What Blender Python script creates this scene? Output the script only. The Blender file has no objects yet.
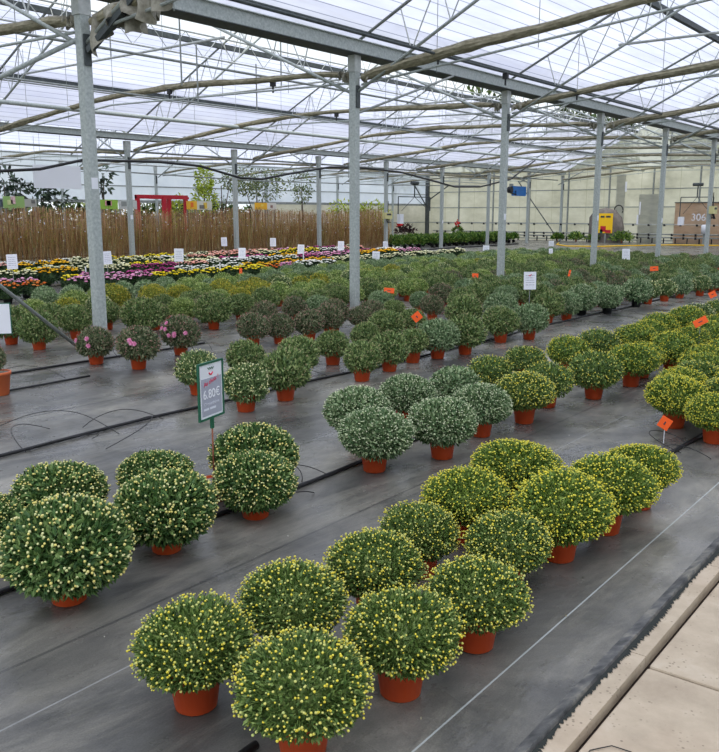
import bpy, math, random
import numpy as np
from mathutils import Vector
random.seed(7)
RNG = np.random.default_rng(11)
SC = bpy.context.scene
COL = SC.collection
PI = math.pi
EYE = 1.65

# ------------------------------------------------------------------ camera (also used to skip plants that stand outside the frame)
F_PX, PITCH, HEAD = 837.0, math.radians(11.086), math.radians(38.047)
FW = np.array([-math.sin(HEAD) * math.cos(PITCH), math.cos(HEAD) * math.cos(PITCH), -math.sin(PITCH)])
RT = np.array([math.cos(HEAD), math.sin(HEAD), 0.0])
UP = np.cross(RT, FW)
def proj(x, y, z):
    v = np.array([x, y, z - EYE]); d = v @ FW
    return (359.5 + F_PX * (v @ RT) / d, 376 - F_PX * (v @ UP) / d, d)
cam = bpy.data.objects.new('camera', bpy.data.cameras.new('camera'))
COL.objects.link(cam)
cam.location = (0, 0, EYE)
cam.rotation_euler = (PI / 2 - PITCH, 0, HEAD)
cam.data.sensor_fit = 'VERTICAL'; cam.data.sensor_height = 36
cam.data.lens = F_PX / 752 * 36
cam.data.clip_end = 400
SC.camera = cam
SC.view_settings.view_transform = 'Standard'
SC.view_settings.look = 'None'
SC.view_settings.gamma = 1
SC.view_settings.use_curve_mapping = False
SC.view_settings.exposure = EXPO = 0.46
SC.cycles.use_denoising = True
SC.cycles.max_bounces = 9
SC.cycles.transparent_max_bounces = 16

# ------------------------------------------------------------------ materials
def lin(c):
    return tuple(((v / 255) / 12.92 if v / 255 <= 0.04045 else ((v / 255 + 0.055) / 1.055) ** 2.4) for v in c) + (1,)
def newmat(name):
    m = bpy.data.materials.new(name); m.use_nodes = True
    nt = m.node_tree
    return m, nt, nt.nodes['Principled BSDF']
def plain(name, c, rough=.6, metal=0.0, emit=0):
    m, nt, b = newmat(name)
    b.inputs['Base Color'].default_value = lin(c)
    b.inputs['Roughness'].default_value = rough
    b.inputs['Metallic'].default_value = metal
    return m
def ramp(nt, src, stops):
    r = nt.nodes.new('ShaderNodeValToRGB')
    e = r.color_ramp.elements
    while len(e) < len(stops): e.new(0.5)
    for k, (p, c) in enumerate(stops):
        e[k].position = p; e[k].color = c if len(c) == 4 else lin(c)
    nt.links.new(src, r.inputs['Fac'])
    return r.outputs['Color']
def noise(nt, scale, detail=4, rough=.6, vec=None, dist=0):
    n = nt.nodes.new('ShaderNodeTexNoise')
    n.inputs['Scale'].default_value = scale; n.inputs['Detail'].default_value = detail
    n.inputs['Roughness'].default_value = rough; n.inputs['Distortion'].default_value = dist
    if vec is None:
        t = nt.nodes.new('ShaderNodeTexCoord'); vec = t.outputs['Object']
    nt.links.new(vec, n.inputs['Vector'])
    return n.outputs['Fac']
def mapping(nt, scale, loc=(0, 0, 0), rot=(0, 0, 0)):
    t = nt.nodes.new('ShaderNodeTexCoord'); mp = nt.nodes.new('ShaderNodeMapping')
    mp.inputs['Scale'].default_value = scale; mp.inputs['Location'].default_value = loc; mp.inputs['Rotation'].default_value = rot
    nt.links.new(t.outputs['Object'], mp.inputs['Vector'])
    return mp.outputs['Vector']
def mixc(nt, a, b, fac, mode='MIX'):
    n = nt.nodes.new('ShaderNodeMix'); n.data_type = 'RGBA'; n.blend_type = mode
    for sock, v in ((n.inputs['Factor'], fac), (n.inputs['A'], a), (n.inputs['B'], b)):
        if hasattr(v, 'is_linked') or hasattr(v, 'links'): nt.links.new(v, sock)
        else: sock.default_value = v
    return n.outputs['Result']
def mathn(nt, op, a, b=0.0, c=None):
    n = nt.nodes.new('ShaderNodeMath'); n.operation = op
    for i, v in enumerate((a, b) if c is None else (a, b, c)):
        if hasattr(v, 'links'): nt.links.new(v, n.inputs[i])
        else: n.inputs[i].default_value = v
    return n.outputs[0]
def noisy(name, stops, scale=8, rough=.6, metal=0, detail=5, bump=0, vec_scale=None):
    m, nt, b = newmat(name)
    v = mapping(nt, vec_scale) if vec_scale else None
    f = noise(nt, scale, detail, vec=v)
    nt.links.new(ramp(nt, f, stops), b.inputs['Base Color'])
    b.inputs['Roughness'].default_value = rough; b.inputs['Metallic'].default_value = metal
    if bump:
        bn = nt.nodes.new('ShaderNodeBump'); bn.inputs['Strength'].default_value = bump; bn.inputs['Distance'].default_value = .02
        nt.links.new(f, bn.inputs['Height']); nt.links.new(bn.outputs[0], b.inputs['Normal'])
    return m
def island(name, stops, rough=.55, spec=.3):
    """each leaf, bud or petal of a mesh takes its own tint"""
    m, nt, b = newmat(name)
    g = nt.nodes.new('ShaderNodeNewGeometry')
    nt.links.new(ramp(nt, g.outputs['Random Per Island'], stops), b.inputs['Base Color'])
    b.inputs['Roughness'].default_value = rough
    b.inputs['Specular IOR Level'].default_value = spec
    return m

GALV = noisy('galvanised_steel', [(.3, (150, 158, 154)), (.55, (176, 183, 178)), (.8, (198, 202, 196))], 30, .55, .12)
GALV_D = noisy('weathered_steel', [(.3, (124, 130, 126)), (.7, (158, 162, 156))], 12, .6, .1)
GALV_L = noisy('pale_steel', [(.3, (166, 171, 166)), (.7, (198, 201, 196))], 12, .55, .1)
DARKST = noisy('dark_steel', [(.3, (58, 64, 64)), (.7, (84, 90, 90))], 12, .6, .2)
SCREEN = noisy('khaki_cloth', [(.3, (108, 102, 80)), (.5, (138, 132, 108)), (.75, (172, 166, 142))], 9, .9, 0, bump=.4, vec_scale=(1, 3, 3))
SCREEN_L = noisy('pale_cloth', [(.3, (120, 116, 102)), (.7, (172, 168, 152))], 14, .9, 0, bump=.5)
POT = noisy('terracotta_plastic', [(.3, (204, 76, 34)), (.7, (222, 90, 42))], 5, .45)
POT_L = noisy('pale_terracotta', [(.3, (214, 104, 58)), (.7, (226, 122, 74))], 5, .5)
POT_B = plain('black_plastic', (28, 29, 31), .5)
SOIL = noisy('soil', [(.3, (38, 28, 22)), (.7, (66, 52, 40))], 60, .95)
RUB = plain('black_rubber', (24, 24, 26), .55)
WHITE = plain('white_plastic', (232, 234, 238), .5)
GREENP = plain('green_plastic', (24, 92, 66), .45)
ORANGE = plain('orange_card', (255, 96, 22), .6)
RUST = noisy('rusty_rod', [(.3, (120, 66, 46)), (.7, (156, 96, 70))], 20, .8)
RED = plain('red_paint', (186, 24, 44), .5)
BLUE = plain('blue_paint', (18, 104, 178), .5)
YEL = plain('yellow_paint', (244, 196, 20), .5)
INK = plain('dark_ink', (60, 60, 66), .7)

def roof_material():
    m = bpy.data.materials.new('translucent_sheet'); m.use_nodes = True
    nt = m.node_tree; nt.nodes.clear()
    out = nt.nodes.new('ShaderNodeOutputMaterial')
    t = nt.nodes.new('ShaderNodeTexCoord'); sp = nt.nodes.new('ShaderNodeSeparateXYZ')
    nt.links.new(t.outputs['Object'], sp.inputs[0])
    fr = mathn(nt, 'FRACT', mathn(nt, 'MULTIPLY', sp.outputs['X'], 1 / .19))
    line = mathn(nt, 'LESS_THAN', fr, .09)
    v = mapping(nt, (.5, .12, 1))
    dirt = noise(nt, 3.0, 5, .65, v)
    base = ramp(nt, dirt, [(.3, (200, 203, 222)), (.7, (222, 225, 238))])
    col = mixc(nt, base, lin((158, 162, 178)), line)
    tr = nt.nodes.new('ShaderNodeBsdfTranslucent'); nt.links.new(col, tr.inputs[0])
    tp = nt.nodes.new('ShaderNodeBsdfTransparent'); nt.links.new(col, tp.inputs[0])
    gl = nt.nodes.new('ShaderNodeBsdfDiffuse'); nt.links.new(col, gl.inputs[0])
    m1 = nt.nodes.new('ShaderNodeMixShader'); m1.inputs[0].default_value = .42
    nt.links.new(tr.outputs[0], m1.inputs[1]); nt.links.new(tp.outputs[0], m1.inputs[2])
    m2 = nt.nodes.new('ShaderNodeMixShader'); m2.inputs[0].default_value = .10
    nt.links.new(m1.outputs[0], m2.inputs[1]); nt.links.new(gl.outputs[0], m2.inputs[2])
    nt.links.new(m2.outputs[0], out.inputs[0])
    return m
def sheet_material(name, stops, scale, vec, clear, diffuse=.1, seam=None):
    m = bpy.data.materials.new(name); m.use_nodes = True
    nt = m.node_tree; nt.nodes.clear()
    out = nt.nodes.new('ShaderNodeOutputMaterial')
    col = ramp(nt, noise(nt, scale, 6, .65, mapping(nt, vec)), stops)
    if seam:
        t = nt.nodes.new('ShaderNodeTexCoord'); sp = nt.nodes.new('ShaderNodeSeparateXYZ')
        nt.links.new(t.outputs['Object'], sp.inputs[0])
        fr = mathn(nt, 'FRACT', mathn(nt, 'MULTIPLY', sp.outputs[seam[0]], 1 / seam[1]))
        col = mixc(nt, col, lin(seam[3]), mathn(nt, 'LESS_THAN', fr, seam[2]))
    tr = nt.nodes.new('ShaderNodeBsdfTranslucent'); nt.links.new(col, tr.inputs[0])
    tp = nt.nodes.new('ShaderNodeBsdfTransparent'); nt.links.new(col, tp.inputs[0])
    df = nt.nodes.new('ShaderNodeBsdfDiffuse'); nt.links.new(col, df.inputs[0])
    m1 = nt.nodes.new('ShaderNodeMixShader'); m1.inputs[0].default_value = clear
    nt.links.new(tr.outputs[0], m1.inputs[1]); nt.links.new(tp.outputs[0], m1.inputs[2])
    m2 = nt.nodes.new('ShaderNodeMixShader'); m2.inputs[0].default_value = diffuse
    nt.links.new(m1.outputs[0], m2.inputs[1]); nt.links.new(df.outputs[0], m2.inputs[2])
    nt.links.new(m2.outputs[0], out.inputs[0])
    return m
ROOF = roof_material()
CREAM = sheet_material('cream_sheet', [(.2, (178, 174, 156)), (.45, (212, 207, 188)), (.75, (238, 233, 216))], .7, (1, 1, 1.6), .06, .3, ('X', 1.05, .03, (200, 195, 170)))
FILM = sheet_material('white_film', [(.3, (214, 222, 232)), (.7, (238, 242, 248))], .8, (1, 1, 1), .25, .3)
PALEWALL = sheet_material('grey_sheet', [(.3, (190, 192, 180)), (.7, (214, 214, 200))], 1.5, (1, 1, 3), .08, .5)
BROWNWALL = sheet_material('brown_sheet', [(.3, (206, 180, 152)), (.7, (228, 206, 180))], 1.5, (1, 1, 3), .03, .5)

def fabric_material():
    m, nt, b = newmat('ground_fabric')
    t = nt.nodes.new('ShaderNodeTexCoord'); sp = nt.nodes.new('ShaderNodeSeparateXYZ')
    nt.links.new(t.outputs['Object'], sp.inputs[0]); X = sp.outputs['X']; Y = sp.outputs['Y']
    base = ramp(nt, noise(nt, 1.3, 9, .68, mapping(nt, (1, .55, 1)), .4), [(.28, (70, 69, 66)), (.44, (98, 97, 92)), (.56, (128, 125, 116)), (.72, (178, 172, 156))])
    dust = ramp(nt, noise(nt, .9, 10, .75, mapping(nt, (1.2, .35, 1), (3, 1, 0)), .8), [(.5, (0, 0, 0)), (.66, (175, 175, 175))])
    col = mixc(nt, base, lin((190, 184, 166)), dust)
    wet = ramp(nt, noise(nt, .55, 7, .6, mapping(nt, (1.5, .5, 1), (9, 4, 0)), .5), [(.5, (0, 0, 0)), (.6, (170, 170, 170))])
    col = mixc(nt, col, lin((62, 63, 64)), wet)
    fine = noise(nt, 160, 2, .5)
    col = mixc(nt, col, ramp(nt, fine, [(.35, (90, 90, 90)), (.65, (165, 165, 165))]), .35, 'OVERLAY')
    # printed guide lines and overlapped seams of the strips, along the rows
    for x0, w, c, f in ((-1.308, .0035, (186, 192, 188), .75), (-2.42, .004, (170, 172, 170), .4), (-3.95, .004, (170, 172, 170), .35), (-6.25, .014, (40, 42, 44), .6), (-4.45, .010, (44, 46, 48), .5), (-2.75, .008, (44, 46, 48), .5),
                        (-9.9, .014, (44, 46, 48), .5), (-7.6, .012, (44, 46, 48), .5), (-13.9, .03, (44, 46, 48), .6), (-20.2, .03, (40, 42, 44), .6)):
        d = mathn(nt, 'ABSOLUTE', mathn(nt, 'SUBTRACT', X, x0))
        col = mixc(nt, col, lin(c), mathn(nt, 'MULTIPLY', mathn(nt, 'LESS_THAN', d, w), f))
    nt.links.new(col, b.inputs['Base Color'])
    nt.links.new(ramp(nt, noise(nt, 2.0, 5), [(.35, (110, 110, 110)), (.7, (190, 190, 190))]), b.inputs['Roughness'])
    b.inputs['Specular IOR Level'].default_value = .35
    bn = nt.nodes.new('ShaderNodeBump'); bn.inputs['Strength'].default_value = .35; bn.inputs['Distance'].default_value = .03
    nt.links.new(noise(nt, 3.5, 6, .6, mapping(nt, (1.6, .5, 1))), bn.inputs['Height']); nt.links.new(bn.outputs[0], b.inputs['Normal'])
    return m
FABRIC = fabric_material()
def concrete_material():
    m, nt, b = newmat('pale_concrete')
    base = ramp(nt, noise(nt, 3.0, 8, .65), [(.3, (164, 148, 126)), (.55, (192, 176, 152)), (.8, (214, 202, 182))])
    pink = ramp(nt, noise(nt, 1.3, 4, .6, mapping(nt, (1, 1, 1), (4, 2, 0))), [(.5, (0, 0, 0)), (.7, (110, 110, 110))])
    col = mixc(nt, base, lin((188, 152, 126)), pink)
    v = nt.nodes.new('ShaderNodeTexVoronoi'); v.inputs['Scale'].default_value = 48
    t = nt.nodes.new('ShaderNodeTexCoord'); nt.links.new(t.outputs['Object'], v.inputs['Vector'])
    spots = ramp(nt, v.outputs['Distance'], [(.16, (255, 255, 255)), (.26, (0, 0, 0))])
    gate = ramp(nt, noise(nt, 9, 3), [(.5, (0, 0, 0)), (.6, (200, 200, 200))])
    col = mixc(nt, col, lin((96, 84, 68)), mixc(nt, (0, 0, 0, 1), spots, gate))
    nt.links.new(col, b.inputs['Base Color']); b.inputs['Roughness'].default_value = .9
    bn = nt.nodes.new('ShaderNodeBump'); bn.inputs['Strength'].default_value = .3; bn.inputs['Distance'].default_value = .01
    nt.links.new(noise(nt, 40, 5), bn.inputs['Height']); nt.links.new(bn.outputs[0], b.inputs['Normal'])
    return m
CONC = concrete_material()

# ------------------------------------------------------------------ mesh helpers
class MB:
    def __init__(self): self.v = []; self.f = []
    def box(self, c, s, rz=0, ax=None):
        """box with centre c and size s; ax gives its own axes"""
        c = Vector(c)
        if ax is None:
            ax = (Vector((math.cos(rz), math.sin(rz), 0)), Vector((-math.sin(rz), math.cos(rz), 0)), Vector((0, 0, 1)))
        o = len(self.v)
        for i in (-.5, .5):
            for j in (-.5, .5):
                for k in (-.5, .5):
                    self.v.append(tuple(c + ax[0] * s[0] * i + ax[1] * s[1] * j + ax[2] * s[2] * k))
        for q in ((0, 1, 3, 2), (4, 6, 7, 5), (0, 4, 5, 1), (2, 3, 7, 6), (0, 2, 6, 4), (1, 5, 7, 3)):
            self.f.append(tuple(o + i for i in q))
        return self
    def bar(self, a, b, w, h=None):
        """rectangular bar from a to b"""
        a = Vector(a); b = Vector(b); d = (b - a); L = d.length; d.normalize()
        s = d.cross(Vector((0, 0, 1)))
        if s.length < 1e-3: s = Vector((1, 0, 0))
        s.normalize(); u = s.cross(d)
        return self.box((a + b) / 2, (L, w, h or w), ax=(d, s, u))
    def tube(self, pts, r, n=8, cap=True, wob=0, flat=1):
        pts = [Vector(p) for p in pts]; o = len(self.v); m = len(pts)
        for i, p in enumerate(pts):
            d = (pts[min(i + 1, m - 1)] - pts[max(i - 1, 0)]).normalized()
            s = d.cross(Vector((0, 0, 1)))
            if s.length < 1e-3: s = Vector((1, 0, 0))
            s.normalize(); u = s.cross(d)
            rr = r[i] if isinstance(r, (list, tuple)) else r
            for k in range(n):
                a = 2 * PI * k / n; q = rr * (1 + (random.uniform(-wob, wob) if wob else 0))
                self.v.append(tuple(p + s * math.cos(a) * q + u * math.sin(a) * q * flat))
        for i in range(m - 1):
            for k in range(n):
                a = o + i * n + k; b = o + i * n + (k + 1) % n
                self.f.append((a, b, b + n, a + n))
        if cap:
            self.f.append(tuple(o + k for k in reversed(range(n)))); self.f.append(tuple(o + (m - 1) * n + k for k in range(n)))
        return self
    def lathe(self, prof, n=20, c=(0, 0, 0)):
        o = len(self.v); m = len(prof)
        for r, z in prof:
            for k in range(n):
                a = 2 * PI * k / n; self.v.append((c[0] + r * math.cos(a), c[1] + r * math.sin(a), c[2] + z))
        for i in range(m - 1):
            for k in range(n):
                a = o + i * n + k; b = o + i * n + (k + 1) % n
                self.f.append((a, b, b + n, a + n))
        return self
    def quad(self, *p):
        o = len(self.v); self.v += [tuple(q) for q in p]; self.f.append(tuple(range(o, o + len(p)))); return self
    def mesh(self, name, m, smooth=False):
        me = bpy.data.meshes.new(name); me.from_pydata(self.v, [], self.f); me.update()
        me.materials.append(m)
        if smooth: me.polygons.foreach_set('use_smooth', [True] * len(me.polygons))
        return me
    def build(self, name, m, parent=None, smooth=False, loc=None):
        return link(name, self.mesh(name, m, smooth), parent, loc)
def link(name, data, parent=None, loc=None, scale=None, rz=0):
    o = bpy.data.objects.new(name, data); COL.objects.link(o)
    if parent is not None: o.parent = parent
    if loc is not None: o.location = loc
    if scale is not None: o.scale = scale
    if rz: o.rotation_euler = (0, 0, rz)
    return o
LABELS = {}
def tag(o, label, cat, group=None, kind=None):
    n = len(label.split())
    if not (4 <= n <= 16): print('LABEL LENGTH', n, label)
    if label in LABELS: print('SAME LABEL', label)
    LABELS[label] = o
    o['label'] = label; o['category'] = cat
    if group: o['group'] = group
    if kind: o['kind'] = kind
    return o
def thing(name, loc, label, cat, group=None, rz=0):
    o = link(name, None, None, loc, None, rz); o.empty_display_size = .1
    return tag(o, label, cat, group)
def structure(o): o['kind'] = 'structure'; return o
ORD = ['first', 'second', 'third', 'fourth', 'fifth', 'sixth', 'seventh', 'eighth', 'ninth', 'tenth', 'eleventh', 'twelfth', 'thirteenth', 'fourteenth', 'fifteenth', 'sixteenth', 'seventeenth', 'eighteenth', 'nineteenth']
def ordinal(i):
    """0 -> first"""
    i += 1
    if i < 20: return ORD[i - 1]
    t = {2: 'twent', 3: 'thirt', 4: 'fort', 5: 'fift', 6: 'sixt', 7: 'sevent'}[i // 10]
    return t + 'ieth' if i % 10 == 0 else t + 'y-' + ORD[i % 10 - 1]

# ------------------------------------------------------------------ foliage fields (numpy)
LEAF_V = np.array([[0, 0, 0], [.45, -.5, .05], [.45, .5, .05], [.5, 0, -.1], [1, 0, -.12]])
LEAF_F = np.array([[0, 1, 4, 3], [0, 3, 4, 2]])
def unit(a): return a / np.maximum(np.linalg.norm(a, axis=-1, keepdims=True), 1e-9)
def leaf_field(P, D, L, W, rng, nrm=None):
    """a folded leaf at each P pointing along D"""
    N = len(P)
    S = unit(np.cross(D, rng.normal(size=(N, 3)) if nrm is None else nrm)); U = np.cross(D, S) if nrm is not None else np.cross(S, D)
    L = np.broadcast_to(L, N)[:, None, None]; W = np.broadcast_to(W, N)[:, None, None]
    V = P[:, None] + D[:, None] * LEAF_V[None, :, :1] * L + S[:, None] * LEAF_V[None, :, 1:2] * W + U[:, None] * LEAF_V[None, :, 2:] * W * 2.2
    Fc = LEAF_F[None] + (np.arange(N) * 5)[:, None, None]
    return V.reshape(-1, 3), Fc.reshape(-1, 4)
_t = (1 + 5 ** .5) / 2
ICO_V = unit(np.array([[-1, _t, 0], [1, _t, 0], [-1, -_t, 0], [1, -_t, 0], [0, -1, _t], [0, 1, _t], [0, -1, -_t], [0, 1, -_t], [_t, 0, -1], [_t, 0, 1], [-_t, 0, -1], [-_t, 0, 1]], float))
ICO_F = np.array([[0, 11, 5], [0, 5, 1], [0, 1, 7], [0, 7, 10], [0, 10, 11], [1, 5, 9], [5, 11, 4], [11, 10, 2], [10, 7, 6], [7, 1, 8], [3, 9, 4], [3, 4, 2], [3, 2, 6], [3, 6, 8], [3, 8, 9], [4, 9, 5], [2, 4, 11], [6, 2, 10], [8, 6, 7], [9, 8, 1]])
OCT_V = np.array([[1, 0, 0], [-1, 0, 0], [0, 1, 0], [0, -1, 0], [0, 0, 1], [0, 0, -1]], float)
OCT_F = np.array([[0, 2, 4], [2, 1, 4], [1, 3, 4], [3, 0, 4], [2, 0, 5], [1, 2, 5], [3, 1, 5], [0, 3, 5]])
def ball_field(P, R, ico=True):
    TV, TF = (ICO_V, ICO_F) if ico else (OCT_V, OCT_F)
    N = len(P); R = np.broadcast_to(R, N)[:, None, None]
    return (P[:, None] + TV[None] * R).reshape(-1, 3), (TF[None] + (np.arange(N) * len(TV))[:, None, None]).reshape(-1, 3)
def np_mesh(name, parts, mats, smooth=False):
    """parts: list of (verts, faces, material index)"""
    me = bpy.data.meshes.new(name)
    V = np.concatenate([p[0] for p in parts]); off = 0; loops = []; starts = []; tot = []; mi = []; ls = 0
    for v, f, m in parts:
        loops.append((f + off).ravel()); k = f.shape[1]
        starts.append(np.arange(len(f)) * k + ls); tot.append(np.full(len(f), k)); mi.append(np.full(len(f), m))
        ls += f.size; off += len(v)
    loops = np.concatenate(loops); starts = np.concatenate(starts); tot = np.concatenate(tot); mi = np.concatenate(mi)
    me.vertices.add(len(V)); me.vertices.foreach_set('co', V.astype(np.float32).ravel())
    me.loops.add(len(loops)); me.loops.foreach_set('vertex_index', loops.astype(np.int32))
    me.polygons.add(len(starts)); me.polygons.foreach_set('loop_start', starts.astype(np.int32)); me.polygons.foreach_set('loop_total', tot.astype(np.int32))
    for m in mats: me.materials.append(m)
    me.polygons.foreach_set('material_index', mi.astype(np.int32))
    if smooth: me.polygons.foreach_set('use_smooth', np.ones(len(starts), bool))
    me.update(calc_edges=True); me.validate()
    return me
def sphere_dirs(n, rng, zmin=-.75):
    z = rng.uniform(zmin, 1, n); a = rng.uniform(0, 2 * PI, n); r = np.sqrt(1 - z * z)
    return np.stack([r * np.cos(a), r * np.sin(a), z], 1)
def lump_fn(rng, amp=.05):
    C = unit(rng.normal(size=(14, 3))); A = rng.uniform(-amp, amp, 14)
    return lambda D: 1 + (np.exp(-6 * (1 - D @ C.T)) * A).sum(1)
# cushion of a ball-trained chrysanthemum, R = .2, its middle .175 above the place where it meets the pot
def cushion(D, lump):
    k = np.where(D[:, 2] > 0, .139, .125)
    return np.stack([D[:, 0] * .2, D[:, 1] * .2, D[:, 2] * k], 1) * lump(D)[:, None]
def mum(seed, lod, leaf_m, bud_m, dens=1.0, leaf=1.0, spiky=1.0, bud_r=.0052):
    """foliage and bud meshes of one bush, origin at the middle of the cushion"""
    rng = np.random.default_rng(seed); lump = lump_fn(rng, .09 if spiky >= 1 else .06)
    n, L, W, nb = {0: (7600, .027, .0115, 640), 1: (3000, .034, .016, 260), 2: (1500, .040, .020, 110)}[lod]
    D = sphere_dirs(n, rng, -.9)
    depth = rng.uniform(.45, 1.0, n) ** .55
    P = cushion(D, lump) * depth[:, None]
    d = unit(D * np.array([1, 1, 1.2]) * rng.uniform(.5, 1.6, (n, 1)) + rng.normal(size=(n, 3)) * (.66, .8, .9)[lod] / spiky + np.array([0, 0, .25]))
    V, Fc = leaf_field(P - d * L * .3, d, L * leaf * rng.uniform(.6, 1.2, n), W * leaf * rng.uniform(.7, 1.2, n), rng, D + np.array([0, 0, .35]) + rng.normal(size=(n, 3)) * (.55, .5, .45)[lod])
    parts = [(V, Fc, 0)]
    # stems and inner growth
    cd = sphere_dirs(150, rng, -1); 
    g = np.array([(math.cos(a) * math.cos(b), math.sin(a) * math.cos(b), math.sin(b)) for b in np.linspace(-1.5, 1.5, 10) for a in np.linspace(0, 2 * PI, 18, endpoint=False)])
    cv = cushion(g, lump) * .66
    cf = np.array([(i * 18 + k, i * 18 + (k + 1) % 18, (i + 1) * 18 + (k + 1) % 18, (i + 1) * 18 + k) for i in range(9) for k in range(18)])
    parts.append((cv, cf, 0))
    nb = int(nb * dens)
    BD = sphere_dirs(nb, rng, -.45)
    BP = cushion(BD, lump)
    BP = BP * (1.02 + rng.uniform(-.03, .075, nb) * spiky)[:, None] + np.array([0, 0, .004])
    if lod == 0:
        sv = []; sf = []
        a = BP * .86; s = unit(np.cross(BD, rng.normal(size=(nb, 3)))); u = np.cross(s, BD); q = .0013
        SV = np.stack([a + s * q, a - s * q * .5 + u * q, a - s * q * .5 - u * q, BP + s * q, BP - s * q * .5 + u * q, BP - s * q * .5 - u * q], 1)
        SF = np.array([[0, 1, 4, 3], [1, 2, 5, 4], [2, 0, 3, 5]])[None] + (np.arange(nb) * 6)[:, None, None]
        parts.append((SV.reshape(-1, 3), SF.reshape(-1, 4), 0))
    fol = np_mesh('foliage', parts, [leaf_m])
    rr = bud_r * (1.0, 1.25, 1.7)[lod]
    bv, bf = ball_field(BP, rr * rng.uniform(.65, 1.25, nb), lod == 0)
    buds = np_mesh('flower_buds', [(bv, bf, 0)], [bud_m], lod == 0)
    return fol, buds

def leafm(n, d, m, l): return island('leaves_' + n, [(0, d), (.5, m), (.85, l), (1, l)], .55, .35)
def budm(n, *cs): return island('buds_' + n, [(i / max(1, len(cs) - 1) * .98, c) for i, c in enumerate(cs)], .5, .3)
TY = {   # leaf tints, bud tints, bud density, leaf size, spikiness, bud radius
 'gold':  (leafm('gold', (66, 92, 44), (98, 126, 60), (142, 164, 90)), budm('gold', (186, 196, 118), (216, 212, 118), (228, 214, 80), (236, 216, 70)), 1.15, .85, 1.35, .0043),
 'gold2': (leafm('gold_two', (72, 102, 42), (108, 136, 58), (156, 176, 84)), budm('gold_two', (196, 200, 96), (222, 212, 72), (234, 216, 60)), 1.55, .85, 1.3, .0041),
 'cream': (leafm('cream', (54, 86, 46), (86, 120, 62), (132, 158, 92)), budm('cream', (190, 200, 130), (224, 222, 162), (230, 216, 126), (226, 212, 120)), 1.0, 1.2, 1.0, .0045),
 'silver': (leafm('silver', (78, 108, 68), (116, 144, 98), (166, 184, 138)), budm('silver', (186, 202, 150), (214, 220, 180), (224, 226, 190)), .95, 1.15, 1.0, .0038),
 'plain': (leafm('plain', (70, 96, 52), (108, 134, 76), (156, 172, 108)), budm('plain', (146, 156, 104), (172, 168, 118), (180, 158, 120)), .9, 1.0, 1.1, .0040),
 'dusk':  (leafm('dusk', (68, 88, 56), (104, 118, 80), (148, 146, 112)), budm('dusk', (150, 124, 108), (178, 140, 124), (186, 120, 120)), .8, 1.0, 1.1, .0042),
 'white': (leafm('white', (70, 98, 54), (104, 130, 76), (152, 170, 112)), budm('white', (210, 214, 150), (234, 232, 184), (236, 226, 140)), 1.1, 1.0, 1.1, .0048),
 'yellow': (leafm('yellow', (96, 112, 44), (140, 150, 58), (184, 184, 76)), budm('yellow', (196, 186, 70), (214, 196, 56), (206, 168, 60)), 1.5, .9, 1.1, .0042),
 'lime':  (leafm('lime', (86, 118, 56), (136, 164, 84), (186, 198, 118)), budm('lime', (180, 192, 120), (204, 208, 142)), 1.2, .95, 1.0, .0040),
 'sage':  (leafm('sage', (82, 112, 70), (122, 148, 102), (166, 184, 138)), budm('sage', (150, 166, 124), (174, 184, 146)), .8, 1.0, 1.0, .0040),
}
MESH = {}
def mum_mesh(ty, lod, var):
    k = (ty, lod, var)
    if k not in MESH:
        lm, bm, dn, lf, spk, br = TY[ty]
        MESH[k] = mum(hash_(ty) + lod * 31 + var * 7, lod, lm, bm, dn, lf, spk, br)
    return MESH[k]
def hash_(s): return sum(ord(c) * (i + 3) for i, c in enumerate(s)) % 9973
def pot_mesh(name, mat, rt=.094, h=.15):
    b = MB(); rb = rt * .76
    b.lathe([(0, 0), (rb - .008, 0), (rb, .006), (rt - .006, h - .028), (rt + .001, h - .028), (rt + .004, h - .004), (rt + .001, h), (rt - .007, h), (rt - .010, h - .02), (0, h - .02)], 24)
    return b.mesh(name, mat, True)
POTM = {'red': pot_mesh('pot', POT), 'black': pot_mesh('pot', POT_B), 'pale': pot_mesh('pot', POT_L)}

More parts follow.
